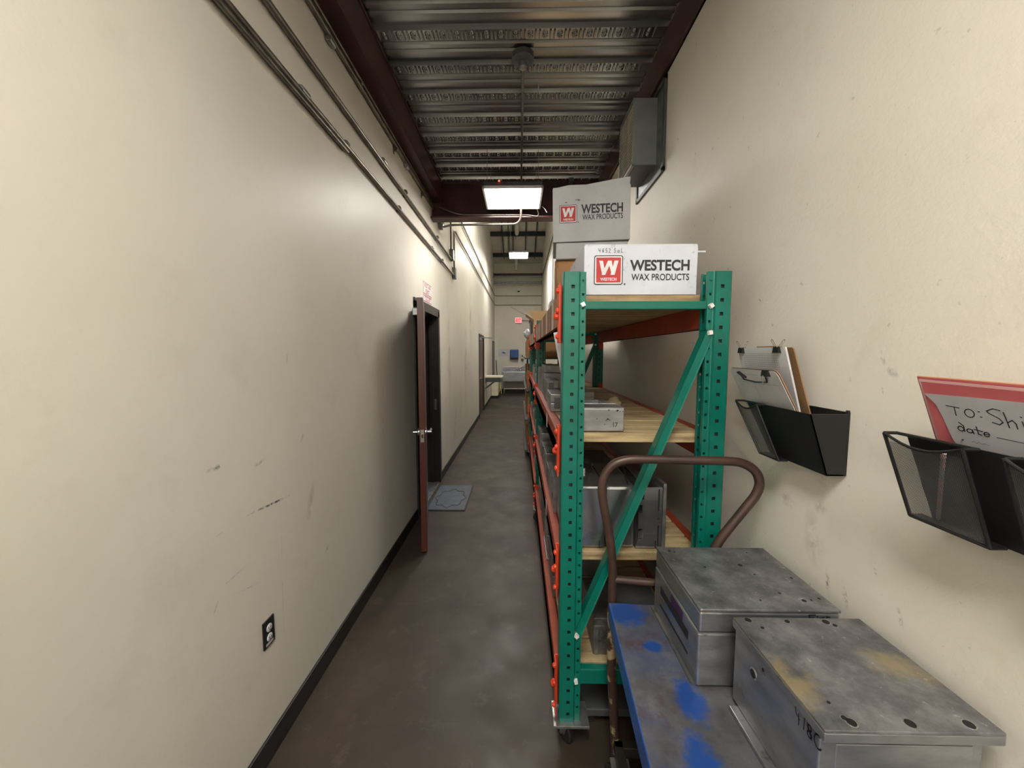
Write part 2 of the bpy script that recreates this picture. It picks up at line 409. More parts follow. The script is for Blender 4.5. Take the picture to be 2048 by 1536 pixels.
def disc(mb, c, nrm, r, h=.0006, n=12): return mb.cyl(Vector(c) - Vector(nrm) * .001, Vector(c) + Vector(nrm) * h, r, n)

# ---------------------------------------------------------------- the setting
XL, XR, YB, YF = -1.04, 0.94, -4.5, 16.4
DECK_Z, Y_DECK = 3.72, 4.72
def wall_with_holes(name, mat, boxes):
    mb = MB()
    for a, b in boxes: mb.box(a, b)
    return struct(mb.build(name, mat))
struct(MB().box((XL - .15, YB - .15, -.12), (XR + .2, YF + .15, 0)).build('floor', 'floor'))
D0, D1, DH = 3.86, 4.93, 2.19      # rough opening of the open door
E0, E1, EH = 10.0, 11.35, 2.16    # closed door further down
wall_with_holes('wall_left', 'wall_l', [
    ((XL - .15, YB, 0), (XL, D0, 3.9)), ((XL - .15, D0, DH), (XL, D1, 3.9)), ((XL - .15, D1, 0), (XL, E0, 3.9)),
    ((XL - .15, E0, EH), (XL, E1, 3.9)), ((XL - .15, E1, 0), (XL, YF, 3.9)), ((XL - .15, 4.74, 3.9), (XL, YF, 8.9))])
wall_with_holes('wall_right', 'wall_r', [((XR, YB, 0), (XR + .15, YF, 3.9)), ((XR, 4.74, 3.9), (XR + .15, YF, 8.9))])
struct(MB().box((XL - .15, YF, 0), (XR + .15, YF + .12, 8.9)).build('wall_far', 'wall_f'))
struct(MB().box((XL - .15, YB - .15, 0), (XR + .15, YB, 3.9)).build('wall_back', 'wall_f'))
struct(MB().box((XL, 4.74, 3.92), (XR, 4.84, 8.9)).build('wall_upper', 'wall_f'))
bb = MB().box((XL, YB, 0), (XL + .012, D0 - .05, .105), .003).box((XL, D1 + .05, 0), (XL + .012, E0 - .04, .105), .003).box((XL, E1 + .04, 0), (XL + .012, YF, .105), .003)
struct(bb.build('baseboard_left', 'black_rubber'))
struct(MB().box((XL + .012, YF - .012, 0), (XR, YF, .16), .003).build('baseboard_far', 'black_rubber'))
# corrugated steel deck
def deck():
    prof = [(-.04, 0), (.04, 0), (.052, .028), (.085, .028), (.094, .016), (.118, .016), (.127, .028), (.150, .028), (.159, .016), (.183, .016), (.192, .028), (.250, .028)]
    per = .2985; y0 = 2.627 - per * 24; pts = []
    while y0 < Y_DECK:
        for y, z in prof:
            if YB < y0 + y < Y_DECK: pts.append((y0 + y, DECK_Z + z))
        y0 += per
    mb = MB(); prev = None
    for y, z in pts:
        cur = (mb.bm.verts.new((XL + .02, y, z)), mb.bm.verts.new((XR + .01, y, z)))
        if prev: mb.bm.faces.new((prev[0], prev[1], cur[1], cur[0]))
        prev = cur
    mb.box((XL, YB, DECK_Z + .04), (XR, Y_DECK, DECK_Z + .18))
    o = struct(mb.build('ceiling', 'deck'))
    em = MB()
    for k in range(-1, 8):
        y = 2.627 + per * k
        x = XL + .17
        while x < XR - .05:
            for dx in (-.034, .034): em.box((x + dx - .006, y - .032, DECK_Z - .009), (x + dx + .006, y + .032, DECK_Z + .002), .003)
            for dy in (-.016, .016): em.lathe((x, y + dy, DECK_Z + .002), (0, 0, -1), [(0, .018), (.006, .015), (.011, .007)], 8)
            em.box((x - .018, y - .003, DECK_Z - .004), (x + .018, y + .003, DECK_Z + .002), .001)
            x += .094
    e = em.build('embossing', 'deck', o, True); e['kind'] = 'stuff'
deck()
# steel framing
tb = MB().box((XL, YB, 3.47), (XL + .115, Y_DECK, 3.485), .003).box((XL + .108, YB, 3.485), (XL + .115, Y_DECK, 3.72)).box((XL, YB, 3.70), (XL + .125, Y_DECK, 3.72))
tb.box((XL + .02, YB, 3.484), (XL + .108, Y_DECK, 3.70))
struct(tb.build('trim_1', 'primer'), label='dark red steel edge beam along the left wall')
struct(MB().box((XR - .012, YB, 3.46), (XR, Y_DECK, 3.72), .002).box((XR - .03, YB, 3.46), (XR, Y_DECK, 3.475), .002).build('trim_2', 'primer'), label='dark red steel edge angle along the right wall')
cb = MB().box((XL + .002, 4.72, 3.28), (XR - .032, 4.735, 3.69)).box((XL + .002, 4.62, 3.265), (XR - .002, 4.78, 3.285), .003).box((XL + .128, 4.722, 3.69), (XR - .032, 4.78, 3.718), .003).box((XL + .002, 4.724, 3.69), (XR - .002, 4.738, 3.93))
struct(cb.build('trim_3', 'primer'), label='dark red steel cross beam at the end of the deck')
# high roof beyond the cross beam
rf = MB().prism([(XL, YF, 5.42), (XL, 4.84, 8.65), (XL, 4.84, 8.75), (XL, YF, 5.52)], (XR - XL, 0, 0))
struct(rf.build('roof', 'roof'))
def roofz(y): return 5.42 + (YF - y) * .2794
for k, y in enumerate((11.3, 12.75, 14.2, 15.6)):
    struct(MB().box((XL, y - .04, roofz(y) - .16), (XR, y + .04, roofz(y) - .01), .004).build('trim_%d' % (4 + k), 'black_steel'), label='dark roof purlin')
pl = [(-.62, .03), (-.40, .025), (-.24, .03), (.22, .03), (.60, .03)]
for k, (x, t) in enumerate(pl):
    mb = MB().prism([(x, YF - .5, roofz(YF - .5) - .02), (x, 9.0, roofz(9.0) - .02), (x, 9.0, roofz(9.0) - .09), (x, YF - .5, roofz(YF - .5) - .09)], (t, 0, 0))
    struct(mb.build('trim_%d' % (8 + k), 'black_steel'), label='dark roof rail running along the bay')

# ---------------------------------------------------------------- open door and the room behind it
dr = empty('door_1', (XL + .02, 4.02, 0)); struct(dr, label='reddish brown flush door standing wide open in a black frame')
fr = MB()
fr.box((XL - .16, D0 - .05, 0), (XL + .018, D0 + .03, DH + .02), .003).box((XL - .16, D1 - .03, 0), (XL + .018, D1 + .05, DH + .02), .003)
fr.box((XL - .16, D0 - .05, DH - .05), (XL + .018, D1 + .05, DH + .05), .003)
fr.box((XL - .10, D1 - .05, 0), (XL - .06, D1 - .03, DH - .05))
fr.build('door_frame', 'frame', dr)
# leaf: hinge near the near jamb, folded back towards the wall
hx, hy = XL + .045, 3.985; lx, ly = -.797, 3.115
dv = Vector((lx - hx, ly - hy, 0)); LL = dv.length; dv.normalize(); nv = Vector((-dv.y, dv.x, 0))
if nv.x < 0: nv = -nv
def lp(u, n, z): return Vector((hx, hy, 0)) + dv * u + nv * n + Vector((0, 0, z))
def lbox(mb, u0, u1, n0, n1, z0, z1, bev=0.0):
    t = bmesh.new(); bmesh.ops.create_cube(t, size=1)
    for v in t.verts:
        v.co = lp(u0 + (v.co.x + .5) * (u1 - u0), n0 + (v.co.y + .5) * (n1 - n0), z0 + (v.co.z + .5) * (z1 - z0))
    if bev: bmesh.ops.bevel(t, geom=list(t.edges), offset=bev, segments=1, affect='EDGES')
    return mb._in(t)
leaf = lbox(MB(), 0, LL, -.024, .024, .012, 2.135, .002).build('leaf', 'door', dr)
lk = lbox(MB(), LL - .002, LL + .0015, -.014, .014, .955, 1.06).build('latch_plate', 'steel', leaf)
lbox(MB(), LL, LL + .004, -.006, .006, .99, 1.02).build('latch_bolt', 'dark', leaf)
for sgn in (-1, 1):
    mb = MB(); c = lp(LL - .06, sgn * .024, 1.03)
    mb.lathe(c, nv * sgn, [(0, .033), (.008, .033), (.014, .026), (.016, .013), (.05, .012)], 16)
    e = lp(LL - .06, sgn * .066, 1.03)
    mb.tube([e + nv * sgn * .004 + dv * .004, e - dv * .02, e - dv * .115 + nv * sgn * .004], .0095, 10)
    mb.build('lever_handle', 'steel', leaf, True)
cl = lbox(MB(), .05, .33, -.085, -.026, 2.045, 2.115, .006).build('closer_body', 'galv', dr)
MB().tube([lp(.1, -.06, 2.04), lp(-.10, -.09, 2.06), lp(-.02, -.14, 2.1)], .008, 8).build('closer_arm', 'galv', dr)
for z in (.3, 1.07, 1.85):
    MB().cyl(lp(-.012, -.012, z - .05), lp(-.012, -.012, z + .05), .007, 10).build('hinge', 'steel', dr, True)
MB().box((XL - .05, D1 - .034, .96), (XL - .02, D1 - .029, 1.1)).build('strike_plate', 'galv', dr)
MB().box((XL - .16, D0 + .03, 0), (XL + .005, D1 - .03, .008), .002).build('threshold', 'galv', dr)
# the room behind
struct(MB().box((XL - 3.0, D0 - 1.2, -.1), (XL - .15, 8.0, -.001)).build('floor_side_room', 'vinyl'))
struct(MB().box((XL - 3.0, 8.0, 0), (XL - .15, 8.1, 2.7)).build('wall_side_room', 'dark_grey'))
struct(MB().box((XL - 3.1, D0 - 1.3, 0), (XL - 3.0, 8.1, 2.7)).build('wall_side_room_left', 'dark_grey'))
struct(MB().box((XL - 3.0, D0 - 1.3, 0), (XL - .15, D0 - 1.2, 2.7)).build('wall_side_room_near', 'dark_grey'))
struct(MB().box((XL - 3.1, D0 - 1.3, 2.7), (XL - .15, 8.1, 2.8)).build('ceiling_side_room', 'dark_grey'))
wn = struct(empty('window_1', (-2.12, 7.98, 1.1)), label='daylit window in the room behind the open door')
MB().box((-2.35, 7.975, 1.36), (-1.9, 7.99, 1.88)).build('pane', 'day', wn)
MB().box((-2.35, 7.975, 1.1), (-1.9, 7.99, 1.29)).build('pane', 'day', wn)
MB().box((-2.4, 7.95, 1.29), (-1.85, 7.992, 1.36)).box((-2.4, 7.95, 1.88), (-1.85, 7.992, 1.94)).box((-2.4, 7.95, 1.03), (-1.85, 7.992, 1.1)).box((-2.4, 7.95, 1.03), (-2.35, 7.992, 1.94)).box((-1.9, 7.95, 1.03), (-1.85, 7.992, 1.94)).build('window_frame', 'frame', wn)

# closed door further along
d2 = empty('door_2', (XL, (E0 + E1) / 2, 0)); struct(d2, label='closed brown door in the left wall with an overhead closer')
MB().box((XL - .06, E0 + .05, .01), (XL - .012, E1 - .05, EH - .05), .003).build('leaf', 'door_dk', d2)
MB().box((XL - .14, E0 - .04, 0), (XL + .015, E0 + .05, EH + .03), .003).box((XL - .14, E1 - .05, 0), (XL + .015, E1 + .04, EH + .03), .003).box((XL - .14, E0, EH - .05), (XL + .015, E1, EH + .03), .003).build('door_frame', 'frame', d2)
MB().box((XL - .012, E0 + .1, 2.02), (XL + .05, E0 + .4, 2.09), .006).build('closer_body', 'galv', d2)
MB().tube([(XL + .04, E0 + .25, 2.1), (XL + .28, E0 + .7, 2.11), (XL + .02, E0 + 1.1, 2.12)], .012, 8).build('closer_arm', 'galv', d2)
MB().lathe((XL - .012, E0 + .16, 1.02), (1, 0, 0), [(0, .032), (.01, .032), (.014, .012), (.05, .012)], 14).tube([(XL + .04, E0 + .16, 1.02), (XL + .045, E0 + .28, 1.02)], .011, 8).build('lever_handle', 'steel', d2, True)
# tall narrow window frame near the far corner
w2 = struct(empty('window_2', (XL, 15.5, .75)), label='narrow dark framed sidelight near the far left corner')
MB().box((XL, 15.1, .72), (XL + .025, 15.16, 2.16)).box((XL, 15.9, .72), (XL + .025, 15.96, 2.16)).box((XL, 15.1, 2.1), (XL + .025, 15.96, 2.16)).box((XL, 15.1, .72), (XL + .025, 15.96, .78)).build('window_frame', 'frame', w2)
MB().box((XL + .002, 15.16, .78), (XL + .008, 15.9, 2.1)).build('pane', 'sheet', w2)

# ---------------------------------------------------------------- ceiling lights
def led_panel(loc, wx, wy, mat, label, hang, cat='ceiling light'):
    x, y, z = loc
    t = empty('ceiling_light', loc, label, cat, 'square LED ceiling panels')
    MB().box((x - wx / 2 + .018, y - wy / 2 + .018, z - .003), (x + wx / 2 - .018, y + wy / 2 - .018, z + .004)).build('diffuser', mat, t)
    f = MB()
    for a, b in (((-wx / 2, -wy / 2), (wx / 2, -wy / 2 + .02)), ((-wx / 2, wy / 2 - .02), (wx / 2, wy / 2)), ((-wx / 2, -wy / 2), (-wx / 2 + .02, wy / 2)), ((wx / 2 - .02, -wy / 2), (wx / 2, wy / 2))):
        f.box((x + a[0], y + a[1], z - .006), (x + b[0], y + b[1], z + .018), .002)
    f.build('frame', 'white_ink', t)
    MB().box((x - wx / 2 + .01, y - wy / 2 + .01, z + .006), (x + wx / 2 - .01, y + wy / 2 - .01, z + .06), .006).build('housing', 'dark_grey', t)
    for sx in (-1, 1):
        for sy in (-1, 1):
            MB().cyl((x + sx * wx * .42, y + sy * wy * .42, z + .055), (x + sx * wx * .42, y + sy * wy * .42, hang), .0025, 6).build('hanger_wire', 'dark_grey', t)
    return t
p1 = led_panel((-.065, 4.25, 3.33), .61, .58, 'panel', 'bright LED panel hanging just before the dark cross beam', 3.72)
MB().lathe((-.20, 3.955, 3.385), (0, 0, 1), [(0, .008), (.008, .008), (.012, .004)], 10).build('indicator_lamp', 'led_red', p1)
led_panel((-.12, -.60, 3.40), .61, 1.2, 'panel_near', 'long LED panel under the deck behind the viewer', 3.72)
led_panel((-.05, -3.3, 3.40), .61, 1.2, 'panel_near', 'long LED panel under the deck near the back wall', 3.72)
led_panel((-.015, 12.2, 4.7), .60, .75, 'panel_far', 'LED panel hanging below the far roof purlins', roofz(12.2))
led_panel((-.05, 8.0, 5.6), .60, 1.2, 'panel_far', 'LED panel high above the aisle past the cross beam', roofz(8))

# ---------------------------------------------------------------- conduits and boxes
def conduit(pts, r, label, fit=(), clips=(), mat='conduit', cat='conduit', wallx=None, grp=None):
    t = empty('conduit', pts[0], label, cat, grp)
    P = []
    for i, p in enumerate(pts):
        p = Vector(p)
        if 0 < i < len(pts) - 1:
            a, b = Vector(pts[i - 1]), Vector(pts[i + 1]); da = (a - p); db = (b - p)
            k = min(.12, da.length * .45, db.length * .45); da.normalize(); db.normalize()
            A, B = p + da * k, p + db * k
            for s_ in range(7):
                q = s_ / 6; P.append(A * (1 - q) ** 2 + p * 2 * q * (1 - q) + B * q * q)
        else: P.append(p)
    MB().tube(P, r, 10).build('pipe', mat, t, True)
    for y in fit:
        p = Vector(pts[0]); MB().cyl((p.x, y - .03, p.z), (p.x, y + .03, p.z), r * 1.22, 10).build('coupling', 'galv', t, True)
    for y in clips:
        p = Vector(pts[0])
        MB().box((XL + .001, y - .012, p.z - r * 2.6), (XL + .006, y + .012, p.z + r * 1.3), .001).cyl((p.x, y - .012, p.z), (p.x, y + .012, p.z), r * 1.25, 10).build('strap', 'conduit', t)
    return t
conduit([(XL + .022, YB, 2.915), (XL + .022, 6.05, 2.895)], .015, 'lowest grey conduit run along the left wall', (1.9, 4.6), (2.35, 3.35, 5.2))
conduit([(XL + .022, YB, 2.876), (XL + .022, 2.36, 2.876)], .012, 'thin conduit hugging the underside of the lowest run', (), (1.2,))
conduit([(XL + .022, YB, 3.125), (XL + .022, 5.85, 3.09)], .016, 'middle grey conduit run along the left wall', (3.0,), (3.55, 4.9))
conduit([(XL + .022, YB, 3.365), (XL + .022, 5.02, 3.40)], .014, 'upper grey conduit run along the left wall', (2.2, 3.6), (3.3, 4.2))
conduit([(XL + .022, YB, 3.42), (XL + .022, 4.9, 3.44)], .010, 'thin conduit just below the left edge beam', (), (2.6, 3.9))
def jbox(loc, sz, label, cover=True, rnd=False):
    t = empty('junction_box', loc, label, 'junction box'); x, y, z = loc; a, b, c = sz
    if rnd:
        MB().lathe((x, y, z), (1, 0, 0), [(0, b), (a, b), (a + .006, b * .9)], 20).build('body', 'galv', t, True)
        MB().lathe((x + a + .005, y, z), (1, 0, 0), [(0, b * .4), (.01, b * .35)], 12).build('knockout', 'conduit', t, True)
    else:
        MB().box((x, y - b / 2, z - c / 2), (x + a, y + b / 2, z + c / 2), .003).build('body', 'conduit', t)
        MB().box((x + a, y - b / 2 + .006, z - c / 2 + .006), (x + a + .004, y + b / 2 - .006, z + c / 2 - .006), .001).build('cover', 'galv', t)
        for s_ in (-1, 1): disc(MB(), (x + a + .004, y, z + s_ * c * .38), (1, 0, 0), .006, .002).build('screw', 'steel', t)
jbox((XL, 5.12, 3.36), (.05, .075, 0), 'round grey junction box under the left edge beam', rnd=True)
jbox((XL, 5.92, 3.16), (.05, .10, .16), 'upper rectangular junction box on the left wall')
jbox((XL, 6.12, 2.93), (.05, .11, .17), 'lower rectangular junction box ending the lowest conduit')
conduit([(XL + .022, 5.87, 3.24), (XL + .022, 5.87, 3.9)], .013, 'short upright conduit rising from the upper wall box')
conduit([(XL + .022, 6.14, 3.02), (XL + .022, 6.16, 3.62), (XL + .022, 16.2, 3.70), (XL + .05, YF - .022, 3.70), (XR - .003, YF - .022, 3.70)], .014, 'conduit rising then running back to the lower line on the far wall')
conduit([(XL + .022, 5.2, 3.98), (XL + .022, 16.2, 4.08), (XL + .05, YF - .022, 4.08), (XR - .003, YF - .022, 4.08)], .014, 'conduit running back to the upper line on the far wall')
conduit([(XL + .06, 5.08, 3.34), (XL + .13, 4.72, 3.19), (-.80, 4.60, 3.176), (.02, 4.58, 3.176), (.02, 4.50, 3.39)], .012, 'conduit crossing below the beam to the hanging panel')
t = conduit([(.024, 2.86, 3.672), (.024, 4.5, 3.672), (.024, 4.52, 3.40)], .010, 'conduit running under the deck to the hanging panel')
jb = empty('ceiling_box', (.024, 2.80, 3.72), 'round fixture box under the steel deck', 'junction box')
MB().lathe((.024, 2.80, 3.72), (0, 0, -1), [(0, .075), (.035, .075), (.042, .06), (.055, .05)], 24).build('canopy', 'dark_grey', jb, True)
MB().lathe((.024, 2.80, 3.668), (0, 0, -1), [(0, .03), (.03, .028), (.04, .018)], 16).build('connector', 'galv', jb, True)
cab = conduit([(.18, 4.52, 3.38), (.24, 4.6, 3.26), (.1, 4.61, 3.29), (-.7, 4.61, 3.292), (XL + .1, 4.66, 3.40)], .006, 'thin grey cable draped along the cross beam flange', cat='cable')
cab.name = 'cable'
o = MB().tube([(.26, 4.50, 3.34), (.29, 4.49, 3.31), (.31, 4.48, 3.27)], .004, 6).build('wire_end', 'white_pipe'); tag(o, 'loose white wire end beside the hanging panel', 'wire')
tw = MB().tube([(.14, 3.05, 3.71), (.145, 3.06, 3.66), (.155, 3.07, 3.64)], .004, 6).build('hanger_wire', 'galv'); tag(tw, 'short cut wire poking down from the deck', 'wire')
hk = empty('beam_clamp', (.60, 4.60, 3.62), 'small dark hook on the cross beam above the stacked cartons', 'hook')
MB().box((.575, 4.60, 3.66), (.625, 4.69, 3.70), .003).build('clamp', 'dark_grey', hk)
MB().tube([(.60, 4.62, 3.67), (.60, 4.62, 3.60)] + [(.60 + .03 * math.sin(a), 4.62, 3.57 + .03 * math.cos(a)) for a in [0, .6, 1.2, 1.8, 2.4, 3.0, 3.6, 4.2]], .008, 8).build('hook', 'dark_grey', hk, True)
# pipes of the far bay
for nm, y, z, r, mt, lb in (('pipe', 15.9, 4.86, .045, 'primer', 'dark red brown pipe crossing high before the far wall'), ('pipe', 15.6, 4.72, .02, 'galv', 'thin grey pipe crossing below the dark red pipe'), ('pipe', 16.05, 4.56, .04, 'galv', 'pale grey pipe crossing high before the far wall')):
    t = empty(nm, (0, y, z), lb, 'pipe')
    MB().cyl((XL, y, z), (XR, y, z), r, 12).build('tube', mt, t, True)
    for sx in (XL + .02, XR - .02): MB().lathe((sx - .015, y, z), (1, 0, 0), [(0, r * 1.7), (.03, r * 1.7)], 14).build('wall_flange', mt, t, True)
t = empty('vent_pipe', (-.11, 15.6, 5.9), 'white vent pipe running along under the far roof', 'pipe')
MB().tube([(-.07, 10.6, 6.0), (-.09, 15.2, 5.95)], .075, 14).build('tube', 'white_pipe', t, True)
MB().tube([(-.09, 15.0, 5.95), (-.10, 15.4, 5.9), (-.11, 15.5, 5.6), (-.11, 15.5, 4.95)], .06, 14).build('elbow', 'white_pipe', t, True)
t = empty('camera_dome', (-.02, 16.36, 4.30), 'small white camera on the far wall', 'camera')
MB().box((-.1, 16.3, 4.27), (.06, 16.4, 4.33), .01).build('housing', 'white_ink', t); MB().lathe((-.02, 16.31, 4.27), (0, 0, -1), [(0, .05), (.03, .045), (.05, .02)], 14).build('dome', 'dark', t, True)
o = MB().bar((-.35, YF - .012, 3.62), (.66, YF - .012, 3.08), .03, .012).build('brace_rod', 'conduit'); tag(o, 'thin sloping rod across the far wall above the exit sign', 'rod')

# ---------------------------------------------------------------- signs, outlet, mat
def sign(z0, z1, lines, label):
    t = empty('exit_notice', (XL, 4.40, z0), label, 'sign', 'white notices above the open door')
    MB().box((XL, 4.22, z0), (XL + .004, 4.60, z1), .001).build('plate', 'white_ink', t)
    h = (z1 - z0)
    for (s_, u0, wd, v0, hh) in lines:
        text(t, s_, (XL + .0046, 4.22 + u0, z0 + v0), (0, 1, 0), (0, 0, 1), wd, hh, 'red_ink', bold=.012)
    MB().box((XL + .004, 4.225, z1 - .012), (XL + .0045, 4.595, z1 - .006)).box((XL + .004, 4.225, z0 + .006), (XL + .0045, 4.595, z0 + .012)).build('rule', 'red_ink', t)
sign(2.335, 2.475, [('NOT AN', .05, .28, .078, .045), ('EXIT', .10, .18, .018, .045)], 'white notice with red letters NOT AN EXIT, topmost of the pair')
sign(2.255, 2.33, [('NOT AN', .05, .28, .044, .022), ('EXIT', .10, .18, .014, .022)], 'smaller white notice with red letters directly over the door frame')
ol = empty('wall_outlet', (XL, 1.489, .48), 'black outlet plate with two white sockets low on the left wall', 'outlet')
MB().box((XL, 1.454, .478), (XL + .006, 1.524, .594), .002).build('plate', 'black_plastic', ol)
for z in (.515, .556):
    s_ = MB().lathe((XL + .005, 1.489, z), (1, 0, 0), [(0, .0165), (.003, .0165), (.004, .015)], 20).build('socket', 'paper', ol, True)
    MB().box((XL + .0088, 1.482, z - .002), (XL + .0095, 1.484, z + .007)).box((XL + .0088, 1.494, z - .002), (XL + .0095, 1.496, z + .006)).build('slot', 'dark', s_)
    disc(MB(), (XL + .0088, 1.489, z - .008), (1, 0, 0), .0026, .0008).build('slot', 'dark', s_)
MB().box((XL + .006, 1.466, .486), (XL + .0066, 1.512, .497)).build('sticker', 'sheet', ol)
mt = empty('door_mat', (-.79, 4.38, 0), 'grey rubber door mat before the open doorway', 'mat')
MB().box((-1.0, 3.99, 0), (-.578, 4.77, .010), .003).build('backing', 'mat_dk', mt)
MB().box((-.99, 4.0, .008), (-.588, 4.76, .013), .002).build('pad', 'mat', mt)
rb = MB()
for k in range(12): rb.box((-.975 + k * .032, 4.62, .012), (-.960 + k * .032, 4.745, .016), .001)
rb.build('ribs', 'mat', mt)
ml = []
for k in range(64):
    a = 2 * math.pi * k / 64; q = 1 + .10 * math.cos(8 * a)
    ml.append((-.79 + .16 * q * math.cos(a), 4.33 + .26 * q * math.sin(a), .0135))
MB().tube(ml, .004, 6, True).build('scalloped_border', 'mat_dk', mt)

# ---------------------------------------------------------------- wall unit with louvres
wu = empty('wall_fan_coil', (XR, 2.85, 2.9), 'grey louvred air unit high on the right wall', 'air vent')
X0, Y0, Y1, Z0, Z1 = .775, 2.76, 3.12, 2.975, 3.41
MB().box((X0 + .012, Y0, Z0), (XR, Y1, Z1), .003).build('casing', 'grey_paint', wu)
MB().box((X0 + .02, Y0 + .01, Z0 - .004), (XR - .01, Y1 - .01, Z0 + .001)).build('underside', 'dark_grey', wu)
fm = MB()
for a, b in (((Y0, Z0), (Y0 + .014, Z1)), ((Y1 - .014, Z0), (Y1, Z1)), ((Y0, Z0), (Y1, Z0 + .014)), ((Y0, Z1 - .014), (Y1, Z1))): fm.box((X0 - .002, *a), (X0 + .014, *b))
fm.build('grille_frame', 'grey_paint', wu)
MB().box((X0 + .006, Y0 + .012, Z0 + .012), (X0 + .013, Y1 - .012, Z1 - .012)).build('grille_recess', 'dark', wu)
k = 0; z = Z0 + .022
sl = mesh_of(MB().bar((0, Y0 + .012 - 2.9, 0), (0, Y1 - .012 - 2.9, 0), .007, .004, (1, 0, -.4)), 'galv')
while z < Z1 - .018:
    inst('louvre_slat', sl, wu, (X0 + .001, 2.9, z)); z += .022
fl = MB()
for a, b in (((2.60, 2.865), (2.63, 3.455)), ((3.15, 2.865), (3.18, 3.455)), ((2.60, 2.865), (3.18, 2.895)), ((2.60, 3.425), (3.18, 3.455))): fl.box((XR - .016, *a), (XR, *b), .002)
fl.build('wall_flange', 'dark_grey', wu)
MB().box((XR - .006, 2.62, 2.885), (XR - .001, 3.16, 3.435)).build('backing_plate', 'galv', wu)

# ---------------------------------------------------------------- pallet rack
PX0, PX1 = .171, .808
FR_Y = (1.5, 3.72, 5.95)
LV = [1.925, 1.362, .852, .350]          # plank tops
POST_T, POST_B = 2.0, .145
rack = empty('pallet_rack', (.49, 3.7, 0), 'long green and orange pallet rack on casters along the right wall', 'rack')
def post_mesh():
    """C section, aisle face at x=0, opening towards +x; front face y=0; square holes in the wide face, bolt holes in the inner strip"""
    D = .075
    fx = [0.004, .029, .0425, .058]                       # wide face columns
    ix = [.066, .0715, .0805, .086]                      # inner strip columns
    prof = [(.086, .024), (.086, .009)]
    front = [(ix[2], .009), (ix[1], .009), (ix[0], .009), (.062, .0075), (fx[3], 0), (fx[2], 0), (fx[1], 0), (fx[0], 0), (0, .004)]
    back = [(x, D - y) for x, y in reversed(front)]
    prof = prof + front + back + [(.086, D - .009), (.086, D - .024)]
    n = len(prof)
    sq = [i for i in range(n - 1) if {round(prof[i][0], 4), round(prof[i + 1][0], 4)} == {fx[1], fx[2]}]
    rd = [i for i in range(n - 1) if {round(prof[i][0], 4), round(prof[i + 1][0], 4)} == {ix[1], ix[2]}]
    zs = [(0.0, None)]
    z = .030
    while z < POST_T - POST_B - .02:
        zs += [(z, 's'), (z + .0135, None), (z + .026, 'r'), (z + .035, None)]; z += .0518
    zs.append((POST_T - POST_B, None))
    bm = bmesh.new(); rows = [[bm.verts.new((x, y, zz)) for x, y in prof] for zz, _ in zs]
    for r in range(len(zs) - 1):
        kind = zs[r][1]
        for i in range(n - 1):
            if kind == 's' and i in sq: continue
            if kind == 'r' and i in rd: continue
            bm.faces.new((rows[r][i], rows[r][i + 1], rows[r + 1][i + 1], rows[r + 1][i]))
    me = bpy.data.meshes.new('rack_post'); bm.to_mesh(me); bm.free(); me.materials.append(M['green'])
    return me
pm = post_mesh()
def solid(o, t=.0025):
    m = o.modifiers.new('thickness', 'SOLIDIFY'); m.thickness = t; m.offset = 0
bolt_me = mesh_of(MB().lathe((0, 0, 0), (0, -1, 0), [(0, .012), (.003, .012), (.003, .0105), (.013, .010)], 4), 'bolt')
foot_me = mesh_of(MB().box((-.075, -.06, -.006), (.075, .06, .006), .002), 'galv')
def caster(parent, x, y, ztop, r, name='caster', yaw=.5):
    t = MB().box((x - .035, y - .035, ztop - .008), (x + .035, y + .035, ztop), .002)
    ax = Vector((math.cos(yaw), math.sin(yaw), 0)); tr = Vector((-ax.y, ax.x, 0)); c = Vector((x, y, r)) + tr * .03
    for s_ in (-1, 1): t.bar(Vector((x, y, ztop - .006)) + ax * s_ * .02, c + ax * s_ * .02, .035, .004, tr)
    o = t.build(name, 'galv', parent)
    MB().lathe(c - ax * .014, ax, [(0, r * .9), (.004, r), (.024, r), (.028, r * .9)], 20).build('wheel', 'black_rubber', o, True)
    MB().cyl(c - ax * .026, c + ax * .026, .008, 8).build('axle', 'steel', o, True)
for k, fy in enumerate(FR_Y):
    a = inst('post', pm, rack, (PX0, fy, POST_B)); solid(a)
    b = inst('post', pm, rack, (PX1, fy, POST_B), (-1, 1, 1)); solid(b)
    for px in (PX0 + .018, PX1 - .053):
        MB().box((px, fy + .006, POST_B + .01), (px + .035, fy + .009, POST_T - .01)).build('post_hole_shade', 'dark', rack)  # added dark strip, stands in for the shade inside the post holes
    for z0, z1 in ((1.858, 1.89), (.305, .372)):
        MB().box((PX0 + .074, fy + .012, z0), (PX1 - .074, fy + .044, z1), .004).build('brace', 'green', rack)
    MB().bar((PX1 - .07, fy + .026, 1.772), (PX0 + .07, fy + .026, .522), .036, .034, (0, 1, 0), .004).build('diagonal_brace', 'green', rack)
    for bx, bz in ((PX0 + .075, 1.876), (PX1 - .073, 1.87), (PX1 - .073, 1.768), (PX0 + .068, .526), (PX0 + .068, .325), (PX1 - .073, .34)):
        inst('bolt', bolt_me, rack, (bx, fy + .008, bz), None, (0, R.uniform(0, 1), 0))
    for cx in (PX0 + .05, PX1 - .05):
        inst('foot_plate', foot_me, rack, (cx, fy + .04, .139)); caster(rack, cx, fy + .04, .133, .048, 'caster', .6 + k)
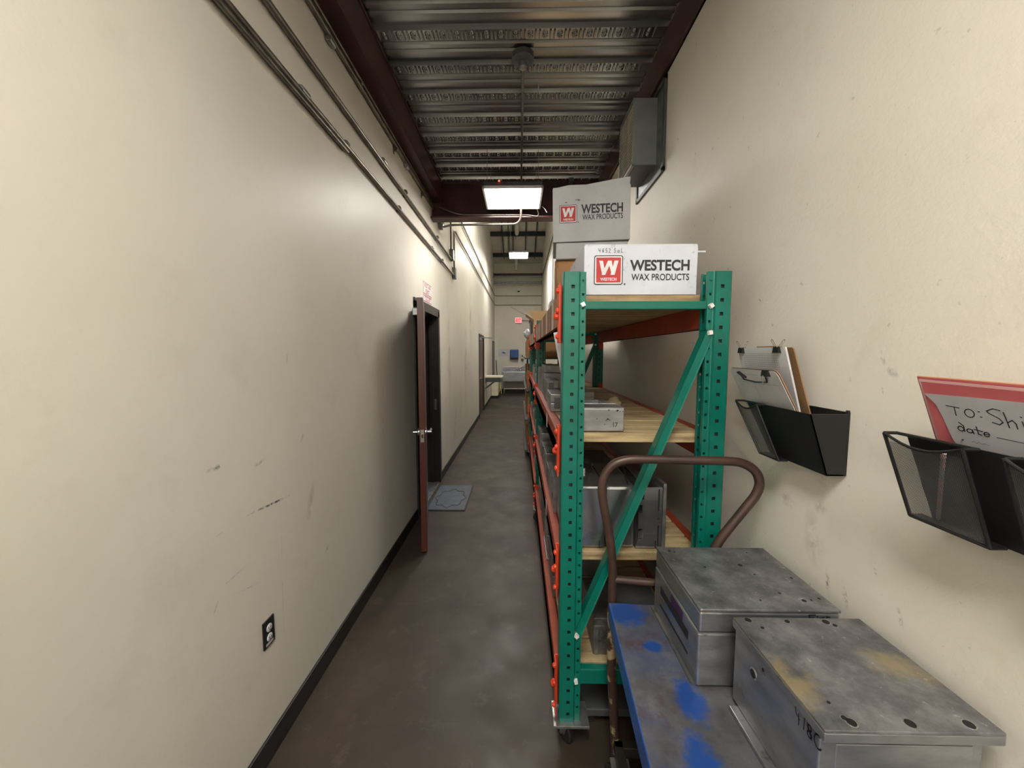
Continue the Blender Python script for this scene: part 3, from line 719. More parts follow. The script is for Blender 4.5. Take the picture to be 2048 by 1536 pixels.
# beams: stepped box beam, connector angle plates with studs
def beam(x, sgn, y0, y1, z0, z1, lab):
    b = MB().box((x - .02, y0 + .004, z0), (x + .02, y1 - .004, z1), .004).box((x - .02 if sgn < 0 else x - .035, y0 + .004, z0), (x + .035 if sgn < 0 else x + .02, y1 - .004, z1 - .042), .004).build('beam', 'beam', rack)
    xo = x + sgn * .022
    for yy, dy in ((y0, -1), (y1, 1)):
        if sgn > 0:
            MB().box((x - .02, yy - .003, z0 - .06), (x + .018, yy + .003, z1 + .035), .001).build('end_connector', 'orange', b); continue
        c = MB().box((xo - .002, min(yy, yy + dy * .062), z0 - .06), (xo + .002, max(yy, yy + dy * .062), z1 + .035), .001).box((x - .02, yy - .003, z0 - .06), (x + .022, yy + .003, z1 + .035), .001)
        for zz in (z0 - .035, (z0 + z1) / 2, z1 + .01): c.lathe((xo, yy + dy * .03, zz), (sgn, 0, 0), [(0, .011), (.007, .011), (.012, .006)], 10)
        c.lathe((xo, yy + dy * .01, (z0 + z1) / 2 - .02), (sgn, 0, 0), [(0, .016), (.012, .014), (.018, .008)], 10)
        c.build('end_connector', 'orange', b)
    return b
BZ = [(1.79, 1.925), (1.255, 1.362), (.745, .852), (.215, .350)]
top_beams = []
for k in range(2):
    y0, y1 = FR_Y[k] + .075, FR_Y[k + 1]
    for j, (z0, z1) in enumerate(BZ):
        b = beam(PX0 + .008, -1, y0, y1, z0, z1, '')
        beam(PX1 - .020, 1, y0, y1, z0, z1, '')
        if j == 0: top_beams.append((b, y0, y1))
        if j in (1, 2): MB().box((PX0 - .0135, y0 + .55, z0 + .02), (PX0 - .0122, y0 + .62, z1 - .012)).build('label_strip', 'label', b)
for b, y0, y1 in top_beams:                      # tan cards and white strips stuck to the top beam
    y = y0 + .05
    while y < y1 - .3:
        L = R.uniform(.3, .42); MB().box((PX0 - .0142, y, 1.797), (PX0 - .0122, y + L, 1.922)).build('label_card', 'tan_card', b)
        MB().box((PX0 - .0152, y + L * .45, 1.797), (PX0 - .0142, y + L * .45 + .075, 1.922)).build('label_strip', 'label', b)
        y += L + .03
# planks
pw, pt = .138, .038
plank = mesh_of(MB().box((-.285, -pw / 2, -pt), (.285, pw / 2, 0), .004), 'wood')
for k in range(2):
    y0, y1 = FR_Y[k] + .08, FR_Y[k + 1] - .005
    n = 14
    for j, z in enumerate(LV):
        for i in range(n):
            y = y0 + pw / 2 + (y1 - y0 - pw) * i / (n - 1)
            inst('plank', plank, rack, (.4895 + R.uniform(-.004, .004), y, z - .003 + R.uniform(-.0015, .0015)), (1, 1, 1), (0, 0, R.choice((0, math.pi)) + R.uniform(-.004, .004)))

# ---------------------------------------------------------------- cartons
def carton_box(name, a, b, mat, label, cat='box', group=None, rz=0.0, ry=0.0, tape=True, bev=.003, loose=0.0):
    a, b = Vector(a), Vector(b); c = (a + b) / 2; base = Vector((c.x, c.y, a.z))
    t = empty(name, base, label, cat, group)
    body = MB().box(a, (b.x, b.y, b.z - .004), bev)
    for v in body.bm.verts: v.co += Vector((R.uniform(-1, 1), R.uniform(-1, 1), 0)) * .0012
    body.build('body', mat, t)
    # four top flaps lying on the top
    ym = c.y
    MB().box((a.x + .002, a.y + .001, b.z - .005), (b.x - .002, ym - .002, b.z), .0015).build('flap', mat, t)
    MB().box((a.x + .002, ym + .002, b.z - .005), (b.x - .002, b.y - .001, b.z), .0015).build('flap', mat, t)
    if tape:
        MB().box((a.x - .0008, ym - .025, b.z - .0002), (b.x + .0008, ym + .025, b.z + .0008)).box((a.x - .0014, ym - .025, b.z - .07), (a.x - .0002, ym + .025, b.z + .0008)).build('tape', 'tape', t)
    t.rotation_euler = (0, ry, rz)
    return t
def westech(t, x, y, z, w_, h_, note=False, small=False):
    """printed side of a wax carton: x,z lower left of the face, w_,h_ its size"""
    e = .0012; ux, uz = (1, 0, 0), (0, 0, 1)
    lw = w_ * .255 if not small else w_ * .23
    lx, lz = x + w_ * (.088 if not small else .085), z + h_ * (.20 if not small else .345)
    def rr(mb, x0, z0, s, yy, rad):
        pts = []
        for cx, cz, a0 in ((x0 + s - rad, z0 + rad, -90), (x0 + s - rad, z0 + s - rad, 0), (x0 + rad, z0 + s - rad, 90), (x0 + rad, z0 + rad, 180)):
            for i in range(6):
                a = math.radians(a0 + 18 * i); pts.append((cx + rad * math.cos(a), yy, cz + rad * math.sin(a)))
        return mb.prism(pts, (0, .0003, 0))
    rr(MB(), lx, lz, lw, y - e, lw * .07).build('logo_border', 'ink', t)
    rr(MB(), lx + lw * .03, lz + lw * .03, lw * .94, y - e - .0004, lw * .05).build('logo_margin', 'white_ink', t)
    q = lw * .075
    MB().box((lx + q, y - e - .0012, lz + q), (lx + lw - q, y - e - .0006, lz + lw - q)).build('logo_field', 'red_ink', t)
    yy = y - e - .0016
    def P(u, v): return (lx + lw * u, yy, lz + lw * v)
    wm = MB()
    for poly in ([(.17, .82), (.30, .82), (.40, .36), (.33, .33), (.285, .33)], [(.26, .33), (.385, .33), (.60, .82), (.475, .82)],
                 [(.475, .82), (.60, .82), (.66, .50), (.60, .38)], [(.565, .33), (.71, .33), (.84, .82), (.70, .82)]):
        wm.prism([Vector(P(u, v)) - Vector((0, .0003 * len(wm.bm.faces) / 6, 0)) for u, v in poly], (0, .0002, 0))
    wm.build('logo_letter', 'white_ink', t)
    text(t, 'WESTECH', P(.22, .13), ux, uz, lw * .56, lw * .11, 'white_ink', bold=.03)
    disc(MB(), (lx + lw * 1.07, y - e, lz + lw * .02), (0, -1, 0), lw * .028, .0006).build('registered_mark', 'ink', t)
    if not small:
        text(t, 'WESTECH', (x + w_ * .405, y - e, z + h_ * .475), ux, uz, w_ * .525, h_ * .215, 'ink', bold=.03)
        text(t, 'WAX PRODUCTS', (x + w_ * .42, y - e, z + h_ * .285), ux, uz, w_ * .51, h_ * .13, 'ink', bold=.01)
    else:
        text(t, 'WESTECH', (x + w_ * .37, y - e, z + h_ * .50), ux, uz, w_ * .535, h_ * .17, 'ink', bold=.03)
        text(t, 'WAX PRODUCTS', (x + w_ * .385, y - e, z + h_ * .385), ux, uz, w_ * .52, h_ * .10, 'ink', bold=.012)
    if note:
        s_ = h_ * .07
        L4 = [[(0, 1), (0, .5), (.6, .5)], [(.5, 1), (.5, 0)]]
        L6 = [[(.5, 1), (.1, .5), (.1, .1), (.5, .1), (.5, .45), (.1, .4)]]
        L5 = [[(.6, 1), (.15, 1), (.1, .55), (.5, .5), (.5, .1), (0, 0)]]
        L2 = [[(0, .8), (.3, 1), (.5, .7), (0, 0), (.6, 0)]]
        S = [[(.6, .9), (.2, 1), (.1, .65), (.6, .35), (.4, 0), (0, .1)]]
        o_ = [arc(.3, .3, .28, .3, 0, 360, 8)]
        l_ = [[(.1, 1), (.1, 0), (.7, .05)]]
        out = []; cx = 0
        for g, adv in ((L4, 1.0), (L6, .9), (L5, .9), (L2, 1.4), (S, 1.0), (o_, .9), (l_, 1.0)):
            for ln in g: out.append([(cx + a * .8, b) for a, b in ln])
            cx += adv
        out.append([(cx, 0), (cx + .1, 0)])
        strokes(t, out, (x + w_ * .125, y - e, z + h_ * .835), Vector(ux) * s_ * 1.05, Vector(uz) * s_ * 1.15, .0014, 'ink')
F0 = (.252, 1.588)
fb = carton_box('wax_carton', (.262, 1.588, LV[0]), (.715, 2.02, 2.125), 'white_carton', 'white wax carton with handwritten note on the rack end', 'box', None, 0, 0, False)
westech(fb, .262, 1.588, LV[0], .453, .200, True)
MB().box((.60, 1.65, 2.125), (.74, 1.66, 2.128), .001, Matrix.Rotation(.12, 3, 'Y')).build('torn_flap', 'white_carton', fb)
MB().box((.705, 1.60, 2.094), (.752, 1.606, 2.101), .001).build('torn_flap', 'white_carton', fb)
carton_box('cardboard_box', (.224, 2.0725, LV[0]), (.824, 2.4275, 2.175), 'carton', 'taped brown cardboard box right behind the front wax carton', 'box', None, -.09)  # hidden right part widened towards the wall to block light
carton_box('cardboard_box', (.243, 2.440, LV[0]), (.843, 2.91, 2.265), 'carton', 'brown cardboard box carrying the two stacked wax cartons', 'box', None, -.09)  # also extended out of sight to keep light off the wall
carton_box('wax_carton', (.245, 2.41, 2.267), (.675, 2.83, 2.362), 'grey_carton', 'shallow plain white carton squeezed beneath the tilted wax carton', 'box', None, -.09, 0, False)
tb2 = carton_box('wax_carton', (.225, 2.40, 2.368), (.685, 2.82, 2.69), 'grey_carton', 'greyish white wax carton topping the tall stack on the rack', 'box', None, -.09, -.012, False)
westech(tb2, .225, 2.40, 2.368, .46, .322, False, True)
MB().prism([(.230, 2.405, 2.688), (.680, 2.405, 2.688), (.685, 2.405, 2.732), (.585, 2.405, 2.722), (.425, 2.405, 2.70), (.325, 2.405, 2.703)], (0, .004, 0)).build('raised_flap', 'grey_carton', tb2)
strokes(tb2, [[(0, 0), (.006, .003), (.010, -.001)], [(.062, .012), (.075, .016), (.088, .012), (.074, .009)]], (.300, 2.3985, 2.598), (1, 0, 0), (0, 0, 1), .003, 'ink', 'tear_mark')
# more goods along the top level; first two widened out of view to block light
t = carton_box('cardboard_box', (.250, 3.00, LV[0]), (.91, 3.32, 2.10), 'grey_carton', 'grey carton on the top shelf behind the tall stack, widened unseen to block light', 'box')
carton_box('cardboard_box', (.32, 3.35, LV[0]), (.91, 3.68, 2.14), 'carton', 'unseen brown box on the top shelf beside the second rack frame, widened to block light', 'box')
ob = empty('open_box', (.36, 4.55, LV[0]), 'open pale cardboard box with raised flaps on the top shelf', 'box')
MB().box((.17, 4.40, LV[0]), (.52, 4.75, 2.07), .003).build('body', 'carton_lt', ob)
for a, b in ((((.17, 4.40, 2.06), (.10, 4.36, 2.16)), ((.52, 4.40, 2.06), (.56, 4.36, 2.16))),):
    MB().prism([a[0], b[0], b[1], a[1]], (0, .004, 0)).build('flap', 'carton_lt', ob)
MB().prism([(.17, 4.40, 2.065), (.17, 4.75, 2.065), (.08, 4.72, 2.13), (.08, 4.42, 2.13)], (.004, 0, 0)).build('flap', 'carton_lt', ob)
MB().prism([(.17, 4.75, 2.065), (.52, 4.75, 2.065), (.52, 4.80, 2.16), (.17, 4.80, 2.16)], (0, .004, 0)).build('flap', 'carton_lt', ob)
bk = empty('plastic_bin', (.28, 5.4, LV[0]), 'black plastic bin on the far end of the top shelf', 'bin')
MB().prism([(.165, 5.2, LV[0]), (.5, 5.2, LV[0]), (.52, 5.2, 2.13), (.15, 5.2, 2.13)], (0, .45, 0)).build('body', 'black_plastic', bk)
MB().box((.14, 5.19, 2.12), (.53, 5.66, 2.14), .004).build('rim', 'black_plastic', bk)
# hanging plastic sheet under the top beam
hs = empty('plastic_sheet', (.17, 1.612, 1.79), 'grey plastic sheet hanging from the top beam beside the first post', 'sheet')
sh = MB()
NU, NV = 10, 12; vv = []
for i in range(NU + 1):
    row = []
    for j in range(NV + 1):
        u, v_ = i / NU, j / NV
        x = .198 - .055 * (1 - u) * (1 - .70 * v_); z = 1.786 - .205 * v_ - .012 * (1 - u) * (1 - v_)
        row.append(sh.bm.verts.new((x, 1.612 + .012 * math.sin(u * 7 + v_ * 2) * (.4 + v_), z)))
    vv.append(row)
for i in range(NU):
    for j in range(NV): sh.bm.faces.new((vv[i][j], vv[i + 1][j], vv[i + 1][j + 1], vv[i][j + 1]))
so = sh.build('sheet', 'plastic_wrap', hs, 'all'); solid(so, .0015)

# ---------------------------------------------------------------- aluminium moulds
def mould(name, a, b, label, group=None, mat='alu', seam=.5, flange=0.0, holes=True, rz=0.0, axis='z', marks=False, lug=False):
    """two machined halves with a parting line, screw holes and (optionally) a flange"""
    a, b = Vector(a), Vector(b); c = (a + b) / 2
    t = empty(name, (c.x, c.y, a.z), label, 'mould', group)
    bv = min(.003, min(b - a) * .08)
    if axis == 'z':
        zm = a.z + (b.z - a.z) * seam
        MB().box(a, (b.x, b.y, zm - .0008), bv).build('lower_half', mat, t)
        MB().box((a.x, a.y, zm + .0008), b, bv).build('upper_half', mat, t)
        MB().box((a.x + .003, a.y + .003, zm - .001), (b.x - .003, b.y - .003, zm + .001)).build('parting_line', 'dark', t)
    else:
        ym = a.y + (b.y - a.y) * seam
        MB().box(a, (b.x, ym - .0008, b.z), bv).build('front_half', mat, t)
        MB().box((a.x, ym + .0008, a.z), b, bv).build('rear_half', mat, t)
    if flange: MB().box((a.x - flange, a.y - flange, a.z), (b.x + flange, b.y + flange, a.z + .014), .002).build('flange', mat, t)
    if holes:
        w_, d_ = b.x - a.x, b.y - a.y
        for u, v_ in ((.12, .12), (.88, .12), (.12, .88), (.88, .88)):
            disc(MB(), (a.x + w_ * u, a.y + d_ * v_, b.z), (0, 0, 1), min(.009, w_ * .05), .0006).build('screw_hole', 'dark', t)
        h_ = b.z - a.z
        disc(MB(), (a.x, c.y, a.z + h_ * .72), (-1, 0, 0), min(.008, h_ * .08), .0006).build('port', 'dark', t)
    if lug: MB().box((a.x + .02, a.y - .012, a.z + .02), (a.x + .05, a.y + .002, b.z - .02), .002).build('clamp_lug', 'dark_grey', t)
    t.rotation_euler = (0, 0, rz)
    return t
G2, G3, G4 = 'moulds on the second shelf', 'moulds on the third shelf', 'moulds on the bottom shelf'
# second level
b17 = mould('mould_block', (.262, 1.60, LV[1]), (.440, 1.74, LV[1] + .098), 'spotted aluminium block marked 17 beside the front post', G2, 'alu', .985, 0, False)
sp = MB()
for (u, v_, s_) in ((.64, .92, .005), (.84, .90, .007), (.90, .86, .003), (.62, .53, .006), (.58, .48, .003), (.66, .49, .003), (.97, .86, .003), (.55, .30, .003), (.36, .55, .003)):
    z = LV[1] + .098 * v_; x = .262 + .178 * u
    sp.prism([(x - s_, 1.5995, z - s_ * .3), (x, 1.5995, z - s_ * .6), (x + s_, 1.5995, z), (x, 1.5995, z + s_ * .7)], (0, -.0004, 0))
sp.build('pit_mark', 'dark', b17)
strokes(b17, [[(0, 1), (.1, 0)], [(.35, .9), (.95, .95), (.55, 0)]], (.395, 1.5992, LV[1] + .02), (.018, 0, 0), (0, 0, .018), .003, 'ink')
fx = empty('mould_tray', (.40, 2.15, LV[1]), 'open aluminium frame plate lying behind the spotted block', 'mould', G2)
fr_ = MB()
for a, b in (((.28, 2.0), (.50, 2.035)), ((.28, 2.255), (.50, 2.29)), ((.28, 2.0), (.315, 2.29)), ((.465, 2.0), (.50, 2.29))): fr_.box((*a, LV[1]), (*b, LV[1] + .055), .002)
fr_.build('rim', 'alu', fx); MB().box((.31, 2.03, LV[1]), (.47, 2.26, LV[1] + .015)).build('base', 'alu_dark', fx)
rk = MB(); bmesh.ops.create_icosphere(rk.bm, subdivisions=3, radius=1)
for v in rk.bm.verts:
    q = 1 + .18 * math.sin(v.co.x * 5 + 1) * math.cos(v.co.y * 4) + .12 * math.sin(v.co.z * 9) + R.uniform(-.04, .04)
    v.co = Vector((v.co.x * .042 * q + .575, v.co.y * .036 * q + 2.32, max(v.co.z * .034 * q, -.024) + LV[1] + .026))
tag(rk.build('wax_lump', 'rock', None, 'all'), 'pale crumbly wax lump on the second shelf', 'lump')
mould('mould_block', (.178, 2.14, LV[1]), (.255, 2.42, LV[1] + .098), 'low aluminium mould at the aisle edge with a bright top', G2, 'alu', .5, 0, True, 0, 'z', False, True)
mould('mould_block', (.185, 2.60, LV[1]), (.27, 2.82, LV[1] + .145), 'upright grey mould at the aisle edge of the second shelf', G2, 'alu_dark', .6, 0, False, 0, 'z', False, True)
mould('mould_block', (.30, 2.55, LV[1]), (.50, 2.85, LV[1] + .07), 'flat grey mould in the middle of the second shelf', G2, 'alu_dark', .5, 0, False)
mould('mould_block', (.190, 2.95, LV[1]), (.46, 3.25, LV[1] + .235), 'tall wide grey mould, largest on the second shelf', G2, 'alu_dark', .75, 0, True)
mould('mould_block', (.182, 3.38, LV[1]), (.23, 3.66, LV[1] + .20), 'narrow grey mould standing beside the second frame', G2, 'alu_dark', .5, 0, True, 0, 'y')
mould('mould_block', (.175, 3.87, LV[1]), (.36, 4.15, LV[1] + .11), 'bright mould just past the second frame carrying a white tub', G2, 'alu', .5, 0, True)
tu = empty('white_tub', (.25, 4.0, LV[1] + .11), 'small white tub standing on a bright mould', 'tub')
MB().lathe((.25, 4.0, LV[1] + .1105), (0, 0, 1), [(0, .055), (.06, .065), (.09, .065)], 20).build('body', 'paper', tu, True); MB().lathe((.25, 4.0, LV[1] + .20), (0, 0, 1), [(0, .068), (.012, .068), (.015, .06)], 20).build('lid', 'white_ink', tu, True)
for k, (y, h_) in enumerate(((4.3, .16), (4.62, .12), (5.0, .18), (5.45, .14))):
    mould('mould_block', (.178 + .008 * k, y, LV[1]), (.40, y + .26, LV[1] + h_), ('square grey mould past the white tub on the second shelf', 'low bright mould in the second bay of the second shelf', 'tall grey mould in the middle of the second bay', 'grey mould near the last frame on the second shelf')[k], G2, ('alu_dark', 'alu', 'alu_dark', 'alu')[k])
# third level: the big sectional mould
bm_ = empty('sectional_mould', (.44, 1.78, LV[2]), 'large polished sectional mould with clamp slots on the third shelf', 'mould', G3)
z0 = LV[2] + .001; zt = z0 + .272; y0 = 1.602
MB().box((.262, y0, z0), (.372 - .0006, 1.95, zt), .010).build('segment', 'alu_pol', bm_)
MB().box((.372, y0, z0), (.498 - .001, 1.95, zt), .014).build('segment', 'alu_pol', bm_)
# right plate with notches cut out of the left edge
pts = [(.502, z0), (.612, z0), (.612, zt - .004), (.535, zt - .004), (.535, z0 + .215), (.502, z0 + .215), (.502, z0 + .19), (.528, z0 + .19), (.528, z0 + .155), (.512, z0 + .155), (.512, z0 + .085), (.535, z0 + .085), (.535, z0 + .035), (.512, z0 + .035)]
MB().prism([(x, y0 + .002, z) for x, z in pts], (0, .34, 0)).build('segment', 'alu_pol', bm_)
MB().prism([(.516, y0 + .012, z0 + .04), (.534, y0 + .012, z0 + .04), (.534, y0 + .012, z0 + .08), (.516, y0 + .012, z0 + .066)], (0, .1, 0)).build('clamp_wedge', 'steel', bm_)
MB().box((.498, y0 + .03, z0 + .004), (.536, 1.93, zt - .012)).build('core', 'dark', bm_)
MB().box((.614, y0 - .002, z0), (.628, 1.95, zt + .012), .002).build('edge_plate', 'alu', bm_)
MB().box((.594, y0 + .0012, z0 + .165), (.600, y0 + .004, zt - .012)).build('slot', 'dark', bm_); MB().box((.594, y0 + .0012, z0 + .01), (.600, y0 + .004, z0 + .10)).build('slot', 'dark', bm_)
MB().box((.592, y0 + .0012, z0 + .125), (.602, y0 + .004, z0 + .137)).build('slot', 'dark', bm_)
for x in (.345, .40, .585): MB().box((x, y0 - .0006, z0), (x + .003, y0 + .002, z0 + .032)).build('slot', 'dark', bm_)
MB().tube([(.47, 1.62, zt + .004), (.485, 1.72, zt + .005), (.50, 1.80, zt + .02)], .004, 6).build('cord', 'black_plastic', bm_)
fit = MB().cyl((.285, 1.78, zt - .002), (.285, 1.78, zt + .02), .012, 10).cyl((.31, 1.80, zt - .002), (.31, 1.80, zt + .02), .010, 10).build('hose_fitting', 'chrome', bm_, True)
MB().tube([(.285, 1.78, zt + .018)] + [(.285 + .03 - .03 * math.cos(a), 1.78 + .01 * a, zt + .02 + .045 * math.sin(a)) for a in (.4, .9, 1.4, 1.9, 2.4, 2.9)] + [(.345, 1.82, zt + .015)], .006, 8).build('hose_loop', 'black_plastic', bm_, True)
mould('mould_block', (.30, 2.05, LV[2]), (.52, 2.35, LV[2] + .24), 'plain grey mould hidden behind the sectional mould', G3, 'alu_dark', .6, 0, False)
mould('mould_plate', (.200, 1.66, LV[2]), (.252, 1.95, LV[2] + .262), 'tall flat mould plate standing at the aisle edge by the first post', G3, 'alu', .12, 0, False, 0, 'z')
fk = empty('mould_plate', (.20, 2.08, LV[2]), 'upright slotted mould plate with forked top at the aisle edge', 'mould', G3)
MB().prism([(.180, y, z) for y, z in ((1.97, LV[2]), (2.25, LV[2]), (2.25, LV[2] + .19), (2.15, LV[2] + .19), (2.15, LV[2] + .15), (2.10, LV[2] + .15), (2.10, LV[2] + .19), (1.97, LV[2] + .19))], (.036, 0, 0)).build('plate', 'alu', fk)
MB().box((.1792, 2.0, LV[2] + .06), (.181, 2.02, LV[2] + .09)).build('slot', 'dark', fk); disc(MB(), (.180, 2.05, LV[2] + .14), (-1, 0, 0), .007).build('port', 'dark', fk)
for k, (y, w_, h_, m_) in enumerate(((2.30, .18, .13, 'alu_dark'), (2.56, .20, .16, 'alu'), (2.85, .16, .14, 'alu_dark'), (3.08, .26, .19, 'alu'), (3.40, .24, .15, 'alu_dark'))):
    mould('mould_block', (.182, y, LV[2]), (.182 + .09 + .03 * k, y + w_, LV[2] + h_), ('small dull mould next to the forked plate', 'bright mould with a seam, second past the forked plate', 'dull mould in the middle run of the third shelf', 'bright tall mould near the end of the first bay', 'dull mould against the second frame on the third shelf')[k], G3, m_)
for k, (y, h_) in enumerate(((3.90, .12), (4.25, .2), (4.6, .14), (5.0, .17), (5.4, .12))):
    mould('mould_block', (.178, y, LV[2]), (.42, y + .28, LV[2] + h_), ('low bright mould opening the second bay of the third shelf', 'tall dull mould in the second bay of the third shelf', 'bright mould in the middle of the far third shelf', 'dull mould in the far half of the third shelf', 'low mould before the last frame of the third shelf')[k], G3, ('alu', 'alu_dark')[k % 2])
# bottom level
lb = mould('mould_block', (.332, 1.62, LV[3]), (.66, 1.92, LV[3] + .17), 'dark capped mould on the bottom shelf behind the cart handle', G4, 'alu_dark', .8, 0, False)
MB().prism([(.337, 1.6195, LV[3] + .005), (.352, 1.6195, LV[3]), (.352, 1.6195, LV[3] + .13), (.337, 1.6195, LV[3] + .13)], (0, -.003, 0)).build('corner_strip', 'alu', lb)
for k, (y, h_) in enumerate(((2.02, .22), (2.4, .30), (2.8, .24), (3.2, .2), (3.9, .28), (4.3, .22), (4.8, .3), (5.3, .2))):
    mould('mould_block', (.186, y, LV[3]), (.45, y + (.30 if k % 2 else .26), LV[3] + h_), ('dull mould right after the capped one on the bottom shelf', 'tall bright mould low in the first bay', 'dull mould low in the middle of the first bay', 'bright mould low beside the second frame', 'dull mould opening the second bay on the bottom shelf', 'bright mould low in the second bay', 'tall dull mould low in the far bay', 'bright mould low at the last frame')[k], G4, ('alu_dark', 'alu')[k % 2], .55, .006 if k in (1, 4) else 0)
# wooden crate and dark sled under the rack
sk = empty('floor_skid', (.48, 1.95, 0), 'dark low skid standing on the floor beneath the rack', 'skid')
MB().box((.27, 1.62, .05), (.75, 2.5, .085), .004).build('deck', 'dark_grey', sk)
for x in (.29, .67): MB().box((x, 1.64, 0), (x + .06, 2.48, .05), .004).build('runner', 'frame', sk)

# ---------------------------------------------------------------- third shelving run with cartons
sv = empty('shelving_unit', (.5, 7.4, 0), 'dark steel shelving full of cartons past the pallet rack', 'shelf')
for x in (.17, .86):
    for y in (6.155, 8.6): MB().box((x, y, 0), (x + .04, y + .04, 2.06), .002).build('upright', 'dark_grey', sv)
SZ = [.12, .62, 1.12, 1.62]
for z in SZ: MB().box((.10, 6.15, z - .03), (.90, 8.64, z - .001), .003).build('shelf_board', 'dark_grey', sv)
nm_ = ['lowest', 'second', 'third', 'top']; pos = ['at its near end', 'second in the row', 'fourth in the row', 'at its far end']
cnt = 0
for j, z in enumerate(SZ):
    y = 6.2
    for q in range(4):
        L = .5 + R.uniform(0, .06); h_ = R.uniform(.26, .38)
        tone = ('carton_dk', 'carton', 'carton_dk', 'carton')[(j + q) % 4]
        carton_box('cardboard_box', (.12 + R.uniform(0, .05), y, z), (.62, y + L, z + h_), tone, '%s cardboard box on the %s board of the dark shelving, %s' % ('dark brown' if tone == 'carton_dk' else 'brown', nm_[j], ('at its near end', 'second along', 'third along', 'at its far end')[q]), 'box', 'cartons on the dark shelving', R.uniform(-.03, .03))
        y += L + .05
bg = MB(); bmesh.ops.create_icosphere(bg.bm, subdivisions=3, radius=1)
for v in bg.bm.verts:
    q = 1 + .14 * math.sin(v.co.x * 7 + v.co.z * 5) + .1 * math.sin(v.co.y * 11)
    v.co = Vector((v.co.x * .10 * q + .17, v.co.y * .13 * q + 6.33, 0)) + Vector((0, 0, max(v.co.z * .09 * q, -.07) + 0))
zb = None
# bag sits on the near carton of the top board
for o in C.objects:
    if o.get('label', '').startswith(('dark brown cardboard box on the top board of the dark shelving, at its near', 'brown cardboard box on the top board of the dark shelving, at its near')):
        zb = max((c.location.z + max(v.co.z for v in c.data.vertices)) for c in o.children) + o.location.z
for v in bg.bm.verts: v.co.z += (zb or 2.0) + .07
tag(bg.build('plastic_bag', 'plastic_wrap', None, 'all'), 'crumpled plastic bag on top of the shelving cartons', 'bag')

# ---------------------------------------------------------------- platform cart with two moulds
CZ = .75
CX, CY = .342, 1.389
cart = empty('platform_cart', (CX, CY, 0), 'worn blue steel platform cart with brown tube handle', 'cart')
CL = 1.12; CW = .575
top = MB().box((CX, CY - CL, CZ - .006), (CX + CW, CY, CZ), .004).build('deck_plate', 'cart_top', cart)
rim = MB().box((CX - .002, CY - CL, CZ - .075), (CX + .010, CY + .001, CZ - .001), .004).box((CX, CY - .008, CZ - .075), (CX + CW, CY + .003, CZ - .001), .004)
rim.box((CX + CW - .010, CY - CL, CZ - .075), (CX + CW + .002, CY, CZ - .001), .004).box((CX, CY - CL - .003, CZ - .075), (CX + CW, CY - CL + .008, CZ - .001), .004)
rim.build('rim', 'blue', cart)
def smooth_path(pts, n=8):
    out = []
    P = [Vector(p) for p in pts]
    for i in range(len(P) - 1):
        p0, p1, p2, p3 = P[max(i - 1, 0)], P[i], P[i + 1], P[min(i + 2, len(P) - 1)]
        for s_ in range(n):
            t_ = s_ / n; out.append(.5 * ((2 * p1) + (-p0 + p2) * t_ + (2 * p0 - 5 * p1 + 4 * p2 - p3) * t_ ** 2 + (-p0 + 3 * p1 - 3 * p2 + p3) * t_ ** 3))
    out.append(P[-1]); return out
hyy = CY + .022
hp = [(.357, .70), (.357, .83), (.352, .93), (.338, 1.02), (.318, 1.12), (.310, 1.18), (.320, 1.235), (.350, 1.275), (.395, 1.294), (.46, 1.299), (.62, 1.299), (.76, 1.299), (.815, 1.290), (.855, 1.262), (.870, 1.22), (.858, 1.175), (.825, 1.125), (.78, 1.06), (.735, .99), (.715, .93), (.712, .83), (.712, .70)]
MB().tube(smooth_path([(x, hyy, z) for x, z in hp], 5), .0162, 14).build('handle', 'brown_tube', cart, True)
MB().cyl((.357, hyy, .83), (.712, hyy, .815), .0145, 12).build('handle_crossbar', 'brown_tube', cart, True)
MB().tube([(.357, hyy, .70), (.360, hyy, .46), (.378, hyy, .20), (.384, hyy, .10)], .0175, 12).build('handle_socket', 'bare_tube', cart, True)
MB().tube([(.712, hyy, .70), (.712, hyy, .10)], .0175, 12).build('handle_socket', 'bare_tube', cart, True)
lowf = MB()
for x in (CX + .03, CX + CW - .06): lowf.box((x, CY - CL + .05, .14), (x + .035, CY + .01, .18), .003)
for y in (CY - CL + .05, CY - .02): lowf.box((CX + .03, y, .14), (CX + CW - .025, y + .035, .18), .003)
lowf.build('lower_frame', 'frame', cart)
for x in (CX + .045, CX + CW - .045):
    MB().box((x - .018, CY - CL + .05, .17), (x + .018, CY - CL + .086, CZ - .07), .003).build('leg', 'frame', cart)
    for y in (CY - CL + .1, CY - .06): caster(cart, x, y, .145, .055)
cart.rotation_euler = (0, 0, math.radians(-4.1))
# far mould
ma = empty('tool_mould', (.70, 1.19, CZ), 'scuffed two part aluminium mould with side slots, farther one on the cart', 'mould', 'moulds on the blue cart')
AX0, AX1, AY0, AY1 = .500, .885, 1.020, 1.362
MB().box((AX0, AY0, CZ + .004), (AX1 - .004, AY1, .912), .006).build('lower_half', 'alu', ma)
MB().box((AX0 + .002, AY0, .914), (AX1, AY1, .975), .006).build('upper_half', 'alu', ma)
MB().box((AX0 + .002, AY0 - .001, .9755), (AX1 + .002, AY1, .984), .002).build('top_face', 'alu_top', ma)
MB().box((AX0 - .010, AY0 + .01, CZ + .001), (AX1 - .01, AY1 + .004, CZ + .006)).build('base_plate', 'alu_dark', ma)
MB().box((AX0 - .0012, AY0 + .06, .845), (AX0 + .001, AY0 + .28, .872)).build('slot', 'dark', ma)
MB().box((AX0 - .0010, AY0 + .05, .838), (AX0 + .001, AY0 + .29, .845)).build('slot_lip', 'steel', ma)
